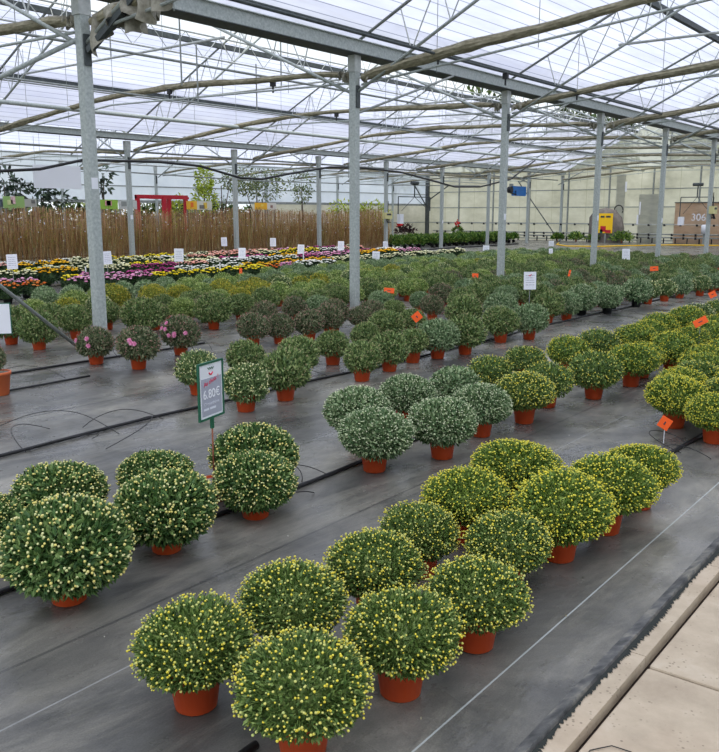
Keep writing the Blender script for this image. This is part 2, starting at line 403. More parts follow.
# ------------------------------------------------------------------ the beds of ball-trained chrysanthemums: (x, y, cushion radius)
REC = dict(
A=[(-1.98,1.65,0.2),(-1.54,1.69,0.21),(-1.49,2.13,0.2),(-1.95,2.09,0.2),(-1.9,2.53,0.2),(-1.45,2.56,0.19),(-1.97,2.96,0.18),(-1.6,3.08,0.19),(-2.02,3.43,0.22),(-1.55,3.51,0.24),(-2.03,3.98,0.24),(-1.51,3.97,0.24),(-1.51,4.44,0.21)],
B=[(-2.87,1.76,0.26),(-3.54,2.17,0.23),(-3.57,1.84,0.17),(-3.2,1.47,0.18),(-2.97,2.34,0.24),(-3.45,2.67,0.21),(-2.96,2.91,0.22),(-3.25,3.2,0.24)],
C=[(-3.44,4.4,0.24),(-3.02,4.01,0.23),(-3.56,5.13,0.22),(-2.84,4.51,0.23),(-3.5,5.73,0.2),(-2.92,5.15,0.22),(-3.51,6.33,0.2),(-2.85,5.69,0.23),(-3.55,7.08,0.2),(-2.95,6.29,0.21),(-3.43,7.74,0.22),(-2.77,6.83,0.23),(-3.35,8.31,0.22),(-2.71,7.55,0.23),(-3.24,9.1,0.22),(-2.78,8.02,0.2),(-2.65,8.5,0.23),(-3.32,10.1,0.23),(-2.72,9.32,0.21),(-3.28,9.6,.21),(-3.25,10.9,0.24),(-2.73,9.92,0.22),(-2.75,10.5,.22),(-3.3,11.5,.23),(-2.7,11.1,.23),(-3.2,12.1,.23),(-2.75,11.7,.22)],
D=[(-1.89,6.26,0.24),(-1.54,6.0,0.2),(-2.02,7.22,0.21),(-2.0,6.75,.21),(-2.21,8.08,0.21),(-1.6,6.5,.22),(-2.1,7.65,.21),(-1.65,7.1,.21),(-1.7,7.65,.21),(-2.15,8.6,.22)],
F=[(-5.6,4.84,0.19),(-4.81,4.65,0.19),(-5.68,5.52,0.19),(-4.83,5.14,0.22),(-5.41,5.95,0.21),(-5.61,6.71,0.18),(-4.83,6.21,0.19),(-5.76,7.46,0.17),(-4.92,6.78,0.2),(-5.01,7.33,0.18),(-5.96,8.14,0.22),(-4.94,7.71,0.23),(-6.05,8.83,0.18),(-4.84,8.13,0.24),(-5.79,9.65,0.25),(-4.95,9.16,0.23),(-5.78,10.66,0.24),(-4.79,9.61,0.24),(-5.28,11.16,0.23),(-5.24,11.72,0.21),(-6.02,12.31,0.24),(-5.3,12.4,0.24),(-5.1,12.94,0.22),(-5.28,13.6,0.2),(-5.05,14.08,0.25),(-5.07,14.7,0.2),(-4.99,15.34,0.2),(-4.95,16.08,0.21)],
G=[(-7.61,5.18,0.2),(-7.02,5.28,0.23),(-7.37,6.13,0.23),(-7.16,7.07,0.2),(-7.05,7.42,0.18),(-6.93,7.83,0.19),(-8.02,8.14,0.19),(-8.19,8.93,0.19),(-7.02,8.34,0.2),(-8.15,9.41,0.19),(-6.83,8.77,0.18),(-6.99,9.21,0.19),(-7.72,10.38,0.2),(-7.01,9.76,0.17),(-7.49,11.14,0.17),(-6.86,10.54,0.18),(-7.51,11.8,0.22),(-6.74,11.19,0.22),(-6.85,11.8,0.23)],
H=[(-8.96,5.34,0.23),(-9.35,6.1,0.22),(-9.59,5.35,0.24),(-8.89,6.77,0.26),(-9.76,6.85,0.2),(-9.23,7.73,0.2),(-8.65,7.79,0.26),(-8.99,8.64,0.21),(-9.15,9.31,0.22)],
I=[(-11.16,7.28,0.23),(-11.12,7.97,0.24)], J=[])
FILL = dict(   # file x, from y, to y, step
F=[(-4.98, 16.5, 20.6, .47), (-5.5, 14.2, 20.6, .5), (-6.05, 12.8, 21.5, .5), (-5.45, 10.1, 10.4, .5), (-5.75, 11.6, 11.7, .5)],
G=[(-6.85, 12.3, 26.5, .5), (-7.45, 12.3, 26.8, .51), (-8.1, 9.9, 27, .51), (-7.6, 7.6, 9.9, .5)],
H=[(-9.05, 9.9, 27, .51), (-9.65, 7.5, 27, .51), (-10.3, 5.8, 27, .51)],
I=[(-11.1, 6.6, 27.6, .52), (-11.7, 7.2, 28, .5)],
J=[(-12.4, 7.6, 28, .5), (-13.0, 8.0, 28, .5), (-13.6, 14, 27, .5)])
BEDN = {'A': ('beside the concrete path', 'bed beside the concrete path'), 'B': ('by the green price sign', 'bed at the foot of the green price sign'),
 'C': ('in the middle bed', 'middle bed between the two hoses'), 'D': ('right bed with orange tags', 'right-hand bed with the orange tags'),
 'F': ('in the bed behind the sign', 'bed starting behind the green price sign'), 'G': ('in front of the tall posts', 'bed just in front of the tall posts'),
 'H': ('just behind the tall posts', 'bed just behind the tall posts'), 'I': ('in the yellow-green rows', 'yellow-green rows behind the posts'), 'J': ('beside the coloured flowers', 'grey-green rows beside the coloured flowers')}
DESC = {'gold': 'chrysanthemum ball with yellow buds', 'gold2': 'chrysanthemum ball full of yellow buds', 'cream': 'chrysanthemum bush with cream buds', 'silver': 'pale green chrysanthemum, whitish buds',
 'plain': 'dull green chrysanthemum ball', 'dusk': 'reddish-tinged chrysanthemum ball', 'white': 'green chrysanthemum, white-yellow buds', 'yellow': 'yellow-tinged chrysanthemum ball', 'lime': 'light green chrysanthemum ball', 'sage': 'grey-green chrysanthemum ball'}
def kind_of(bed, x, y):
    q = random.random()
    if bed == 'A': return 'gold2' if y > 3.3 else 'gold'
    if bed == 'B': return 'cream'
    if bed == 'C': return 'silver' if y < 6.15 and not (x > -3.05 and y > 5.75) else ('gold2' if y > 7.5 and q < .7 else 'gold' if q < .85 else 'white')
    if bed == 'D': return 'gold2' if q < .6 else 'gold'
    if bed == 'F':
        if y < 5.15: return 'white'
        if 12.7 < y < 15 and x > -5.7: return 'dusk' if q < .2 else 'silver'
        if x > -5.5 and y > 12: return 'white' if q < .5 else 'silver'
        return 'plain' if q < .8 else 'dusk' if q < .84 else 'sage'
    if bed == 'G':
        if y < 9.6: return 'dusk'
        return 'plain' if q < .65 else 'sage' if q < .9 else 'dusk'
    if bed == 'H':
        if x < -9.9 and 9 < y < 16: return 'lime' if q < .6 else 'yellow'
        return 'plain' if q < .6 else 'dusk' if q < .67 else 'lime'
    if bed == 'I': 
        if x > -11.4: return 'lime' if y < 6.9 else 'yellow' if y < 13.5 and q < .85 else 'lime' if q < .7 else 'white'
        return 'lime' if q < .6 else 'plain' if q < .8 else 'yellow'
    return 'sage' if q < .65 else 'lime'
PL = []
for bed, l in REC.items():
    for x, y, r in l:
        k = (1.65 - ((.02 if bed == 'B' else .075 if bed == 'A' else .055) + .78 * r)) / (1.65 - (.11 + .78 * r))
        PL.append([bed, x * k, y * k, r * k])
for bed, l in FILL.items():
    for fx, y0, y1, st in l:
        y = y0
        while y < y1:
            x = fx + random.uniform(-.06, .06); yy = y + random.uniform(-.05, .05); y += st
            if all((x - p[1]) ** 2 + (yy - p[2]) ** 2 > .45 ** 2 for p in PL): PL.append([bed, x, yy, random.uniform(.19, .222)])
for it in range(40):   # pots that stand too close are pushed a little apart
    for i, p in enumerate(PL):
        for q in PL[i + 1:]:
            if q[0] != p[0]: continue
            dx, dy = p[1] - q[1], p[2] - q[2]; d = math.hypot(dx, dy); m = (p[3] + q[3]) * .86
            if 1e-6 < d < m and it < 8 and max(p[2], q[2]) > 4.9:
                k = (m - d) * .25 / d; p[1] += dx * k; p[2] += dy * k; q[1] -= dx * k; q[2] -= dy * k
    if it >= 8: break
def seen(x, y, z=.3, m=42):
    a = proj(x, y, z); return -m < a[0] < 719 + m and a[1] < 752 + m + 20
PL = [p for p in PL if seen(p[1], p[2])]
PL = [p for p in PL if not any(abs(p[1] + 8.72) < .26 and abs(p[2] - yy) < .26 for yy in (6.02, 11.01, 16.07, 20.99, 25.9))]
for p in PL: p.append(proj(p[1], p[2], .3)[2])
order = sorted(PL, key=lambda p: p[4])
KEEP = {id(p) for p in order[:300]}
files = {}
for p in PL: files.setdefault(p[0], []).append(p)
far_parts = {}
FM = []
count = 0
for bed, l in files.items():
    near = sorted([p for p in l if id(p) in KEEP], key=lambda p: p[4])
    # each bed is split into lengthwise files so that an ordinal singles out one bush
    xs = sorted({round(p[1], 3) for p in near}, reverse=True)
    if bed in 'ABCD':
        mid = {'A': -1.81, 'B': -3.28, 'C': -3.24, 'D': -1.87}[bed]
        fl = lambda x: 0 if x > mid else 1
        names = ['right file', 'left file']
    else:
        cuts = {'F': (-5.5, -5.95), 'G': (-7.25, -7.8), 'H': (-9.3, -9.95), 'I': (-11.4,), 'J': (-12.7, -13.3)}[bed]
        fl = lambda x, c=cuts: sum(x < k for k in c)
        names = ['front row', 'second row', 'third row']
    per = {}
    for p in near: per.setdefault(fl(p[1]), []).append(p)
    for k, ps in per.items():
        ps.sort(key=lambda p: p[2])
        for i, p in enumerate(ps):
            _, x, y, r, d = p
            ty = kind_of(bed, x, y)
            lod = 0 if d < 7.0 else 1 if d < 14.5 else 2
            fol, buds = mum_mesh(ty, lod, count % 3)
            count += 1
            lab = f"{DESC[ty]}, {ordinal(i)} from left in {names[k]}, {BEDN[bed][0]}"
            if len(lab.split()) > 16: lab = lab.replace(', ' + ordinal(i) + ' from left in', ', ' + ordinal(i) + ' from left,')
            t = thing('potted_chrysanthemum', (x, y, 0), lab, 'potted plant', 'chrysanthemums in the ' + BEDN[bed][1], random.uniform(0, 6.28))
            pk = 'black' if bed == 'F' and 12.7 < y < 15 and x > -5.7 else 'red'
            link('pot', POTM[pk], t)
            s = r / .2 * (1.0 if lod else .95); zc = (.02 if bed == 'B' else .055) + .78 * r
            vs = s * random.uniform(.94, 1.06) * (1 if bed in 'ABCD' else 1.2); zc += 0 if bed in 'ABCD' else .02
            f = link('foliage', fol, t, (0, 0, zc), (s, s, vs))
            b = link('flower_buds', buds, t, (0, 0, zc), (s, s, vs)); b['kind'] = 'stuff'
            if bed == 'G' and y < 6.95 and x < -7:
                FM.append((t, r, zc, y))
    for p in l:
        if id(p) in KEEP: continue
        ty = kind_of(p[0], p[1], p[2])
        far_parts.setdefault(ty, []).append(p)
print('mums', len(PL), 'individual', min(300, len(PL)))
# the rest of the mass, farther back, as one object
if far_parts:
    parts = []; mats = []
    def arrays(me):
        v = np.empty(len(me.vertices) * 3, np.float32); me.vertices.foreach_get('co', v)
        lt = np.empty(len(me.polygons), np.int32); me.polygons.foreach_get('loop_total', lt)
        lv = np.empty(len(me.loops), np.int32); me.loops.foreach_get('vertex_index', lv)
        return v.reshape(-1, 3), lv.reshape(-1, lt[0])
    pv = MB().lathe([(.072, 0), (.094, .15), (.08, .15)], 8); PV = np.array(pv.v); PF = np.array(pv.f)
    for ty, ps in far_parts.items():
        i0 = len(mats); mats += [TY[ty][0], TY[ty][1]]
        for j, p in enumerate(ps):
            fol, buds = mum_mesh(ty, 2, j % 3)
            s = p[3] / .2 * 1.05; o = np.array([p[1], p[2], .06 + .78 * p[3]]); a = random.uniform(0, 6.28)
            Rm = np.array([[math.cos(a), math.sin(a), 0], [-math.sin(a), math.cos(a), 0], [0, 0, 1]])
            for me, m in ((fol, i0), (buds, i0 + 1)):
                v, fc = arrays(me); parts.append(((v @ Rm) * s * np.array([1, 1, 1.22]) + o + np.array([0, 0, .02]), fc, m))
            parts.append((PV + np.array([p[1], p[2], 0]), PF, -1))
    pm = len(mats); mats.append(POT)
    parts = [(v, fc, pm if m < 0 else m) for v, fc, m in parts]
    o = link('chrysanthemum_mass', np_mesh('chrysanthemum_mass', parts, mats))
    tag(o, 'farthest mass of ball-trained green chrysanthemums reaching back to the bare floor', 'plants', None, 'stuff')

# open pink flowers on the three bushes at the left end of the bed before the posts
def blossom_mesh(name, mat, r=.03, n=9):
    b = MB(); c = 0
    for ring, (rr, zz, k) in enumerate(((1, 0, n), (.68, .25, n), (.38, .42, n - 3))):
        for i in range(k):
            a = 2 * PI * (i + ring * .5) / k; w = PI / k * 1.05
            p0 = Vector((0, 0, zz * r * .6)); tip = Vector((math.cos(a) * rr * r, math.sin(a) * rr * r, zz * r + .1 * r))
            l = Vector((math.cos(a - w) * rr * r * .66, math.sin(a - w) * rr * r * .66, zz * r + .12 * r)); q = Vector((math.cos(a + w) * rr * r * .66, math.sin(a + w) * rr * r * .66, zz * r + .12 * r))
            b.quad(p0, l, tip, q)
    return b.mesh(name, mat)
PINKP = island('pink_petals', [(0, (206, 104, 150)), (.5, (226, 140, 178)), (1, (240, 180, 206))])
bm_ = blossom_mesh('blossom', PINKP)
for t, r, zc, y in FM:
    for i in range(3 if y < 6.1 else 7):
        rz = t.rotation_euler.z
        # towards the side that faces the path
        a = math.radians(-60) + random.uniform(-.8, .8) - rz; e = random.uniform(-.1, .8)
        d = Vector((math.cos(a) * math.cos(e), math.sin(a) * math.cos(e), math.sin(e)))
        o = link('blossom', bm_, t, (d.x * r * 1.08, d.y * r * 1.08, zc + d.z * r * .85))
        o.rotation_euler = d.to_track_quat('Z', 'Y').to_euler()

# ------------------------------------------------------------------ coloured chrysanthemums in flower, up to the reed fence
FLC = {'yellow': ((226, 196, 24), (246, 222, 40), (250, 232, 96)), 'white': ((222, 222, 200), (240, 240, 226), (248, 246, 238)), 'cream': ((214, 210, 150), (232, 228, 178), (240, 238, 204)), 'pink': ((206, 120, 160), (226, 152, 186), (240, 190, 212)),
       'magenta': ((142, 44, 96), (172, 66, 124), (200, 100, 150)), 'orange': ((214, 92, 40), (232, 124, 52), (240, 156, 84)), 'dark red': ((96, 22, 38), (126, 36, 52), (150, 56, 70)), 'salmon': ((222, 140, 116), (236, 168, 148), (244, 200, 184)), 'golden': ((220, 150, 20), (240, 178, 30), (246, 200, 60))}
DKL = leafm('dark', (26, 46, 28), (42, 66, 36), (66, 92, 50))
def flower_mum(seed, name):
    rng = np.random.default_rng(seed); n = 520
    D = sphere_dirs(n, rng, -.5); P = np.stack([D[:, 0] * .21, D[:, 1] * .21, np.where(D[:, 2] > 0, D[:, 2] * .125, D[:, 2] * .16)], 1) * rng.uniform(.8, 1, (n, 1))
    d = unit(D + rng.normal(size=(n, 3)) * .6)
    V, Fc = leaf_field(P, d, .055, .03, rng)
    g = MB().lathe([(0, -.14), (.12, -.12), (.17, 0), (.14, .06), (0, .085)], 10)
    fol = np_mesh('foliage', [(V, Fc, 0), (np.array(g.v), np.array(g.f), 0)], [DKL])
    k = 27; a = np.arange(k) * 2.39996 + rng.uniform(0, 6); rr = .205 * np.sqrt((np.arange(k) + .5) / k)
    z = .115 + .02 * (1 - (rr / .21) ** 2) - .035 * (rr / .21) ** 3 + rng.uniform(-.03, .03, k)
    P = np.stack([rr * np.cos(a), rr * np.sin(a), z], 1); R = rng.uniform(.024, .036, k)
    bv, bf = ball_field(P, R, True); c = np.repeat(P, 12, axis=0); bv = c + (bv - c) * np.array([1.15, 1.15, .5])
    fl = np_mesh('blossoms', [(bv, bf, 0)], [island('petals_' + name.replace(' ', '_'), [(0, FLC[name][0]), (.5, FLC[name][1]), (1, FLC[name][2])], .7, .1)])
    return fol, fl
FMM = {c: [flower_mum(900 + i * 3 + j, c) for j in range(2)] for i, c in enumerate(FLC)}
def band_colour(fi, y, state):
    if fi == 0:
        for y1, c in ((8.9, 'salmon' if random.random() < .5 else 'orange'), (11.3, 'magenta' if random.random() < .35 else 'pink'), (12.0, 'yellow'), (14.6, 'yellow'), (16.0, 'orange' if random.random() < .5 else 'pink'), (17.3, 'white'), (30, 'cream')):
            if y < y1: return c
    if fi == 1:
        for y1, c in ((9.0, 'pink'), (10.2, 'yellow' if random.random() < .6 else 'white'), (11.4, 'pink'), (12.6, 'magenta'), (14.6, 'white'), (16.4, 'golden'), (18, 'golden'), (30, 'cream')):
            if y < y1: return c
    if state[1] <= 0:
        state[0] = random.choice(['white', 'cream', 'cream', 'yellow', 'pink', 'salmon', 'magenta', 'golden', 'white']); state[1] = random.randint(2, 4)
    state[1] -= 1
    return state[0]
FFILES = [(-14.5, 7.6, 17.6), (-15.2, 7.9, 25.4), (-17.1, 9, 25.4), (-17.8, 9, 25.5), (-19.7, 10, 25.5), (-20.4, 10, 26)]
nf = 0
for fi, (fx, y0, y1) in enumerate(FFILES):
    y = y0; st = ['white', 0]; i = 0
    while y < y1:
        x = fx + random.uniform(-.05, .05); yy = y + random.uniform(-.04, .04); y += .5
        c = band_colour(fi, yy, st)
        if fi < 2 and 9.0 < yy < 9.5: continue
        if not seen(x, yy, .3, 14) or any(abs(x + 21.33) < .25 and abs(yy - py) < .25 for py in (16.02, 20.38, 24.77, 29.05)): continue
        t = thing('flowering_chrysanthemum', (x, yy, 0), f"chrysanthemum in {c} bloom, {ordinal(i)} from left in the {ordinal(fi)} flower row from the front", 'potted plant', 'chrysanthemums in colourful bloom before the reed fence', random.uniform(0, 6.28))
        i += 1; nf += 1
        link('pot', POTM['black'], t)
        fm, fl = FMM[c][nf % 2]; s = random.uniform(1.0, 1.3)
        link('foliage', fm, t, (0, 0, .235), (s, s, s)); o = link('blossoms', fl, t, (0, 0, .235), (s, s, s)); o['kind'] = 'stuff'
print('flowers', nf)

# ------------------------------------------------------------------ low green bed beyond the fence end
GREENL = leafm('bright', (44, 84, 30), (84, 124, 44), (150, 170, 78))
def low_plant(seed):
    rng = np.random.default_rng(seed); n = 260
    D = sphere_dirs(n, rng, -.2); P = D * np.array([.2, .2, .2]) * rng.uniform(.2, 1, (n, 1)); d = unit(D + np.array([0, 0, .5]) + rng.normal(size=(n, 3)) * .4)
    V, Fc = leaf_field(P, d, .14, .06, rng)
    return np_mesh('foliage', [(V, Fc, 0)], [GREENL])
LOW = [low_plant(s) for s in (1, 2, 3)]
for fi, fx in enumerate((-22.2, -22.9, -23.6, -24.3, -25.0)):
    i = 0; y = 31.2 + fi * .4
    while y < 42.5 + fi * .5:
        if seen(fx, y, .3, 5) and abs(y - 33.4) > .25:
            t = thing('leafy_pot_plant', (fx + random.uniform(-.06, .06), y, 0), f"low leafy green plant, {ordinal(i)} from left in row {['one','two','three','four','five'][fi]} beyond the reed fence", 'potted plant', 'low green plants beyond the reed fence', random.uniform(0, 6))
            i += 1; s = random.uniform(.95, 1.25)
            link('pot', POTM['black'], t); link('foliage', LOW[(i + fi) % 3], t, (0, 0, .24), (s, s, s))
        y += .55
REDL = island('red_bracts', [(0, (170, 20, 30)), (1, (222, 44, 44))])
for k, (x, y, c, n) in enumerate(((-26.4, 35.3, 'single red-flowered plant before the back wall', 1), (-26.6, 38.0, 'dark red-leaved plant with one red bloom', 3), (-26.2, 42.8, 'small red-flowered plant right of the dark one', 1))):
    t = thing('flowering_pot_plant', (x, y, 0), c, 'potted plant', 'red-flowered plants behind the green bed')
    rng = np.random.default_rng(50 + k); m = 300 if n == 3 else 120; D = sphere_dirs(m, rng, -.3)
    V, Fc = leaf_field(D * rng.uniform(.1, .5 if n == 3 else .22, (m, 1)) * np.array([1.2, 1.2, .8]), unit(D + rng.normal(size=(m, 3)) * .4), .16, .08, rng)
    link('foliage', np_mesh('foliage', [(V, Fc, 0)], [island('leaves_dark_red', [(0, (44, 30, 32)), (1, (84, 54, 50))]) if n == 3 else GREENL]), t, (0, 0, .62))
    rng = np.random.default_rng(60 + k); P = rng.normal(size=(26, 3)) * .07
    v, f = ball_field(P, .055, False); link('blossoms', np_mesh('blossoms', [(v, f, 0)], [REDL]), t, (0, 0 if n == 1 else -.5, .98))
    link('pot', pot_mesh('pot', POT_B, .15, .3), t)

# ------------------------------------------------------------------ floor, path, kerb
structure(MB().quad((-31, -6, 0), (-.995, -6, 0), (-.995, 47, 0), (-31, 47, 0)).build('floor', FABRIC))
GRASS = noisy('outside_ground', [(.3, (70, 88, 52)), (.7, (120, 128, 92))], 2, .95)
structure(MB().quad((-160, -60, -.06), (60, -60, -.06), (60, 160, -.06), (-160, 160, -.06)).build('ground', GRASS))
# lifted edge of the fabric with the dark frayed strip along the kerb
b = MB(); ys = np.arange(-2, 24, .06)
zed = [.008 + .012 * math.sin(y * 2.1) ** 2 + random.uniform(0, .006) for y in ys]
for i in range(len(ys) - 1):
    b.quad((-1.06, ys[i], .004), (-1.012, ys[i], .012 + zed[i]), (-1.012, ys[i + 1], .012 + zed[i + 1]), (-1.06, ys[i + 1], .004))
    b.quad((-1.012, ys[i], .012 + zed[i]), (-1.0, ys[i], .002), (-1.0, ys[i + 1], .002), (-1.012, ys[i + 1], .012 + zed[i + 1]))
o = b.build('fabric_hem', noisy('hem_fabric', [(.3, (66, 68, 68)), (.5, (104, 104, 102)), (.75, (160, 156, 142))], 14, .8)); tag(o, 'folded hem of the ground fabric along the kerb', 'fabric')
fr = MB()
y = -1.0
while y < 20:
    big = .5 + .5 * math.sin(y * 3.1) * math.sin(y * 1.7 + 1)
    w = random.uniform(.006, .018) + .040 * max(0, big)
    x0 = -.997
    fr.quad((x0, y, .031), (x0 + w, y + random.uniform(-.012, .012), .033), (x0 + w * random.uniform(.4, .8), y + .016, .0335), (x0, y + .02, .031))
    y += random.uniform(.009, .016)
o = fr.build('frayed_threads', plain('dark_thread', (40, 44, 40), .9)); tag(o, 'dark frayed fabric threads lying over the kerb edge', 'threads', None, 'stuff')
b = MB()
for i in range(24):
    y0 = -2.1 + i * 1.0
    b.box((-.957, y0 + .5, .005), (.076, .996, .05))
o = b.build('concrete_kerb', CONC); tag(o, 'narrow pale concrete kerb between ground fabric and paving', 'kerb')
n = 0
for j in range(3):
    for i in range(14):
        y0 = -1.57 + i * 1.48 - (.6 if j else 0); x0 = -.895 + j * 1.0
        sx, sy = .99, 1.464
        b = MB(); b.box((x0 + sx / 2, y0 + sy / 2, -.014), (sx, sy, .06))
        o = b.build('paving_slab', CONC)
        md = o.modifiers.new('edge', 'BEVEL'); md.width = .008; md.segments = 2
        tag(o, f"pale concrete paving slab, {ordinal(i)} from the near end, {('kerb-side', 'second', 'third')[j]} row of the path", 'paving slab', 'paving slabs of the path')
        n += 1
        if j: break
structure(MB().quad((-.99, -6, -.03), (6, -6, -.03), (6, 47, -.03), (-.99, 47, -.03)).build('floor', SOIL))
# a bent wire lying on the paving
o = MB().tube([(-.80, 2.10, .02), (-.86, 2.18, .021), (-.865, 2.26, .02), (-.82, 2.32, .022), (-.76, 2.33, .02)], .0018, 5).build('bent_wire', RUB); tag(o, 'short bent wire lying on the nearest paving slab', 'wire')
o = MB().tube([(-.66, 1.98, .02), (-.72, 2.03, .021), (-.80, 2.10, .02)], .0016, 5).build('loose_wire', RUB); tag(o, 'loose end of wire near the kerb corner', 'wire')

# leaf litter and crumbs on the fabric
cr = MB()
for i in range(420):
    x = random.uniform(-8.4, -1.1); y = random.uniform(.8, 12)
    s = random.uniform(.004, .013); a = random.uniform(0, 3.14)
    cr.quad((x, y, .003), (x + s * math.cos(a), y + s * math.sin(a), .006), (x + s * math.cos(a) * 1.2 - s * .5 * math.sin(a), y + s * math.sin(a) * 1.2 + s * .5 * math.cos(a), .004), (x - s * .5 * math.sin(a), y + s * .5 * math.cos(a), .003))
o = cr.build('leaf_litter', island('litter', [(0, (60, 62, 48)), (.5, (150, 140, 110)), (.8, (186, 184, 170)), (1, (210, 208, 196))])); tag(o, 'scattered leaf bits and crumbs lying on the dark fabric', 'litter', None, 'stuff')

# ------------------------------------------------------------------ hoses on the floor
def wavy(x, y0, y1, amp=.05, z=.014, st=.25, ph=0.0):
    return [(x + amp * math.sin(y * .9 + ph) + amp * .4 * math.sin(y * 2.7 + ph), y, z) for y in np.arange(y0, y1, st)]
for nm, x, y0, y1, r, lab in (('a', -5.35, 1.0, 22, .013, 'black irrigation hose running behind the green price sign'), ('b', -3.34, 0.2, 9.5, .014, 'black hose passing between the left bushes and the middle bed'), ('c', -8.1, 2.6, 7.2, .012, 'black hose before the leftmost tall post'),
    ('d', -7.35, 2.4, 4.9, .010, 'thinner black hose leading to the pink-flowered bushes'), ('e', -1.75, 4.95, 8.2, .014, 'black hose under the right-hand bed with orange tags'), ('f', -1.72, .9, 1.75, .014, 'black hose end under the nearest bush'), ('g', -20.6, 27.5, 40, .03, 'black hose on the bare floor behind the beds')):
    o = MB().tube(wavy(x, y0, y1, .04, r + .002, ph=len(lab)), r, 8).build('irrigation_hose', RUB, smooth=True); tag(o, lab, 'hose')
ring = [(-3.3 + .05 * math.sin(t), 3.75 + .25 * t, .016) for t in np.linspace(0, 1, 8)]
# thin drip tubes that curl up from the hoses
def curl(p, L, seed, r=.003):
    rr = random.Random(seed); a = rr.uniform(0, 6.28); x, y, z = p; pts = []
    n = 22; ka = rr.uniform(-.22, .22)
    for i in range(n):
        t = i / (n - 1); pts.append((x, y, .006 + math.sin(t * PI) * L * .13)); a += ka + .05 * math.sin(i * .7 + seed)
        x += math.cos(a) * L / n; y += math.sin(a) * L / n
    return MB().tube(pts, r, 5)
for k, (x, y, L, w) in enumerate(((-5.3, 3.0, .8, 'farthest left, behind the left bushes'), (-5.25, 3.5, .9, 'left of the sign'), (-5.4, 3.9, 1.0, 'second one left of the sign'), (-5.3, 4.2, .7, 'nearest the green sign'), (-5.2, 3.7, 1.1, 'crossing the others left of the sign'),
    (-3.3, 3.9, .6, 'beside the first pale green bush'), (-3.35, 3.7, .7, 'looping at the end of the left bushes'), (-5.35, 5.6, .8, 'beyond the white-budded pot'), (-5.4, 6.4, .7, 'before the lone dull green ball'), (-8.0, 4.1, .9, 'near the pale pot at the left edge'),
    (-8.0, 6.2, .8, 'behind the pink-flowered bush'), (-1.72, 5.4, .6, 'below the orange tag'), (-1.7, 5.8, .7, 'under the right-hand bed'), (-3.3, 3.2, .5, 'between the two rear left bushes'), (-7.6, 6.8, .6, 'behind the third pink-flowered bush'))):
    o = curl((x, y, 0), L, 30 + k).build('drip_tube', RUB, smooth=True); tag(o, 'thin black drip tube curling on the fabric, ' + w, 'drip tube', 'drip tubes on the fabric')
b = MB().tube([(-19.5, 42.2, .03), (-18.6, 40, .03), (-17.4, 38.6, .03), (-16, 39.1, .03), (-15.2, 41, .03), (-14.0, 43.0, .03), (-11.8, 43.9, .03), (-9, 44.4, .03)], .03, 6)
o = b.build('yellow_hose', YEL, smooth=True); tag(o, 'yellow hose lying on the bare floor by the back wall', 'hose')

# pale pot with a young plant cut by the left edge of the photo
t = thing('terracotta_pot', (-7.25, 3.88, 0), 'pale terracotta pot with gravel and small plant at the left edge', 'potted plant')
link('pot', pot_mesh('pot', POT_L, .12, .22), t); MB().lathe([(0, .205), (.108, .205)], 16).build('gravel', SCREEN_L, t)
fo, bu = mum_mesh('dusk', 1, 0); link('foliage', fo, t, (-.02, -.03, .34), (.62, .62, .9)); o = link('flower_buds', bu, t, (-.02, -.03, .34), (.62, .62, .9)); o['kind'] = 'stuff'

# ------------------------------------------------------------------ signs
def card_material(name, lines=(190, 192, 200)):
    m, nt, b = newmat(name)
    t = nt.nodes.new('ShaderNodeTexCoord'); sp = nt.nodes.new('ShaderNodeSeparateXYZ'); nt.links.new(t.outputs['Object'], sp.inputs[0])
    fr = mathn(nt, 'FRACT', mathn(nt, 'MULTIPLY', sp.outputs['Z'], 26))
    stripe = mathn(nt, 'LESS_THAN', fr, .38)
    inx = mathn(nt, 'LESS_THAN', mathn(nt, 'ABSOLUTE', sp.outputs['X']), .075)
    inz = mathn(nt, 'LESS_THAN', mathn(nt, 'ABSOLUTE', sp.outputs['Z']), .105)
    br = mathn(nt, 'GREATER_THAN', noise(nt, 30, 1, .5, mapping(nt, (3, 1, .4))), .42)
    f = mathn(nt, 'MULTIPLY', mathn(nt, 'MULTIPLY', stripe, inx), mathn(nt, 'MULTIPLY', inz, br))
    nt.links.new(mixc(nt, lin((236, 238, 243)), lin(lines), f), b.inputs['Base Color']); b.inputs['Roughness'].default_value = .5
    return m
CARD = card_material('printed_card')
def text(body, size, loc, mat, parent, name='lettering', align='CENTER', shear=0, rot=(PI / 2, 0, 0)):
    cu = bpy.data.curves.new(name, 'FONT'); cu.body = body; cu.size = size; cu.align_x = align; cu.align_y = 'CENTER'; cu.extrude = .0006; cu.shear = shear
    cu.materials.append(mat); tmp = bpy.data.objects.new('tmp', cu); COL.objects.link(tmp); bpy.context.view_layer.update()
    me = bpy.data.meshes.new_from_object(tmp.evaluated_get(bpy.context.evaluated_depsgraph_get())); bpy.data.objects.remove(tmp)
    if not me.materials: me.materials.append(mat)
    o = bpy.data.objects.new(name, me); COL.objects.link(o); o.parent = parent; o.location = loc; o.rotation_euler = rot
    return o
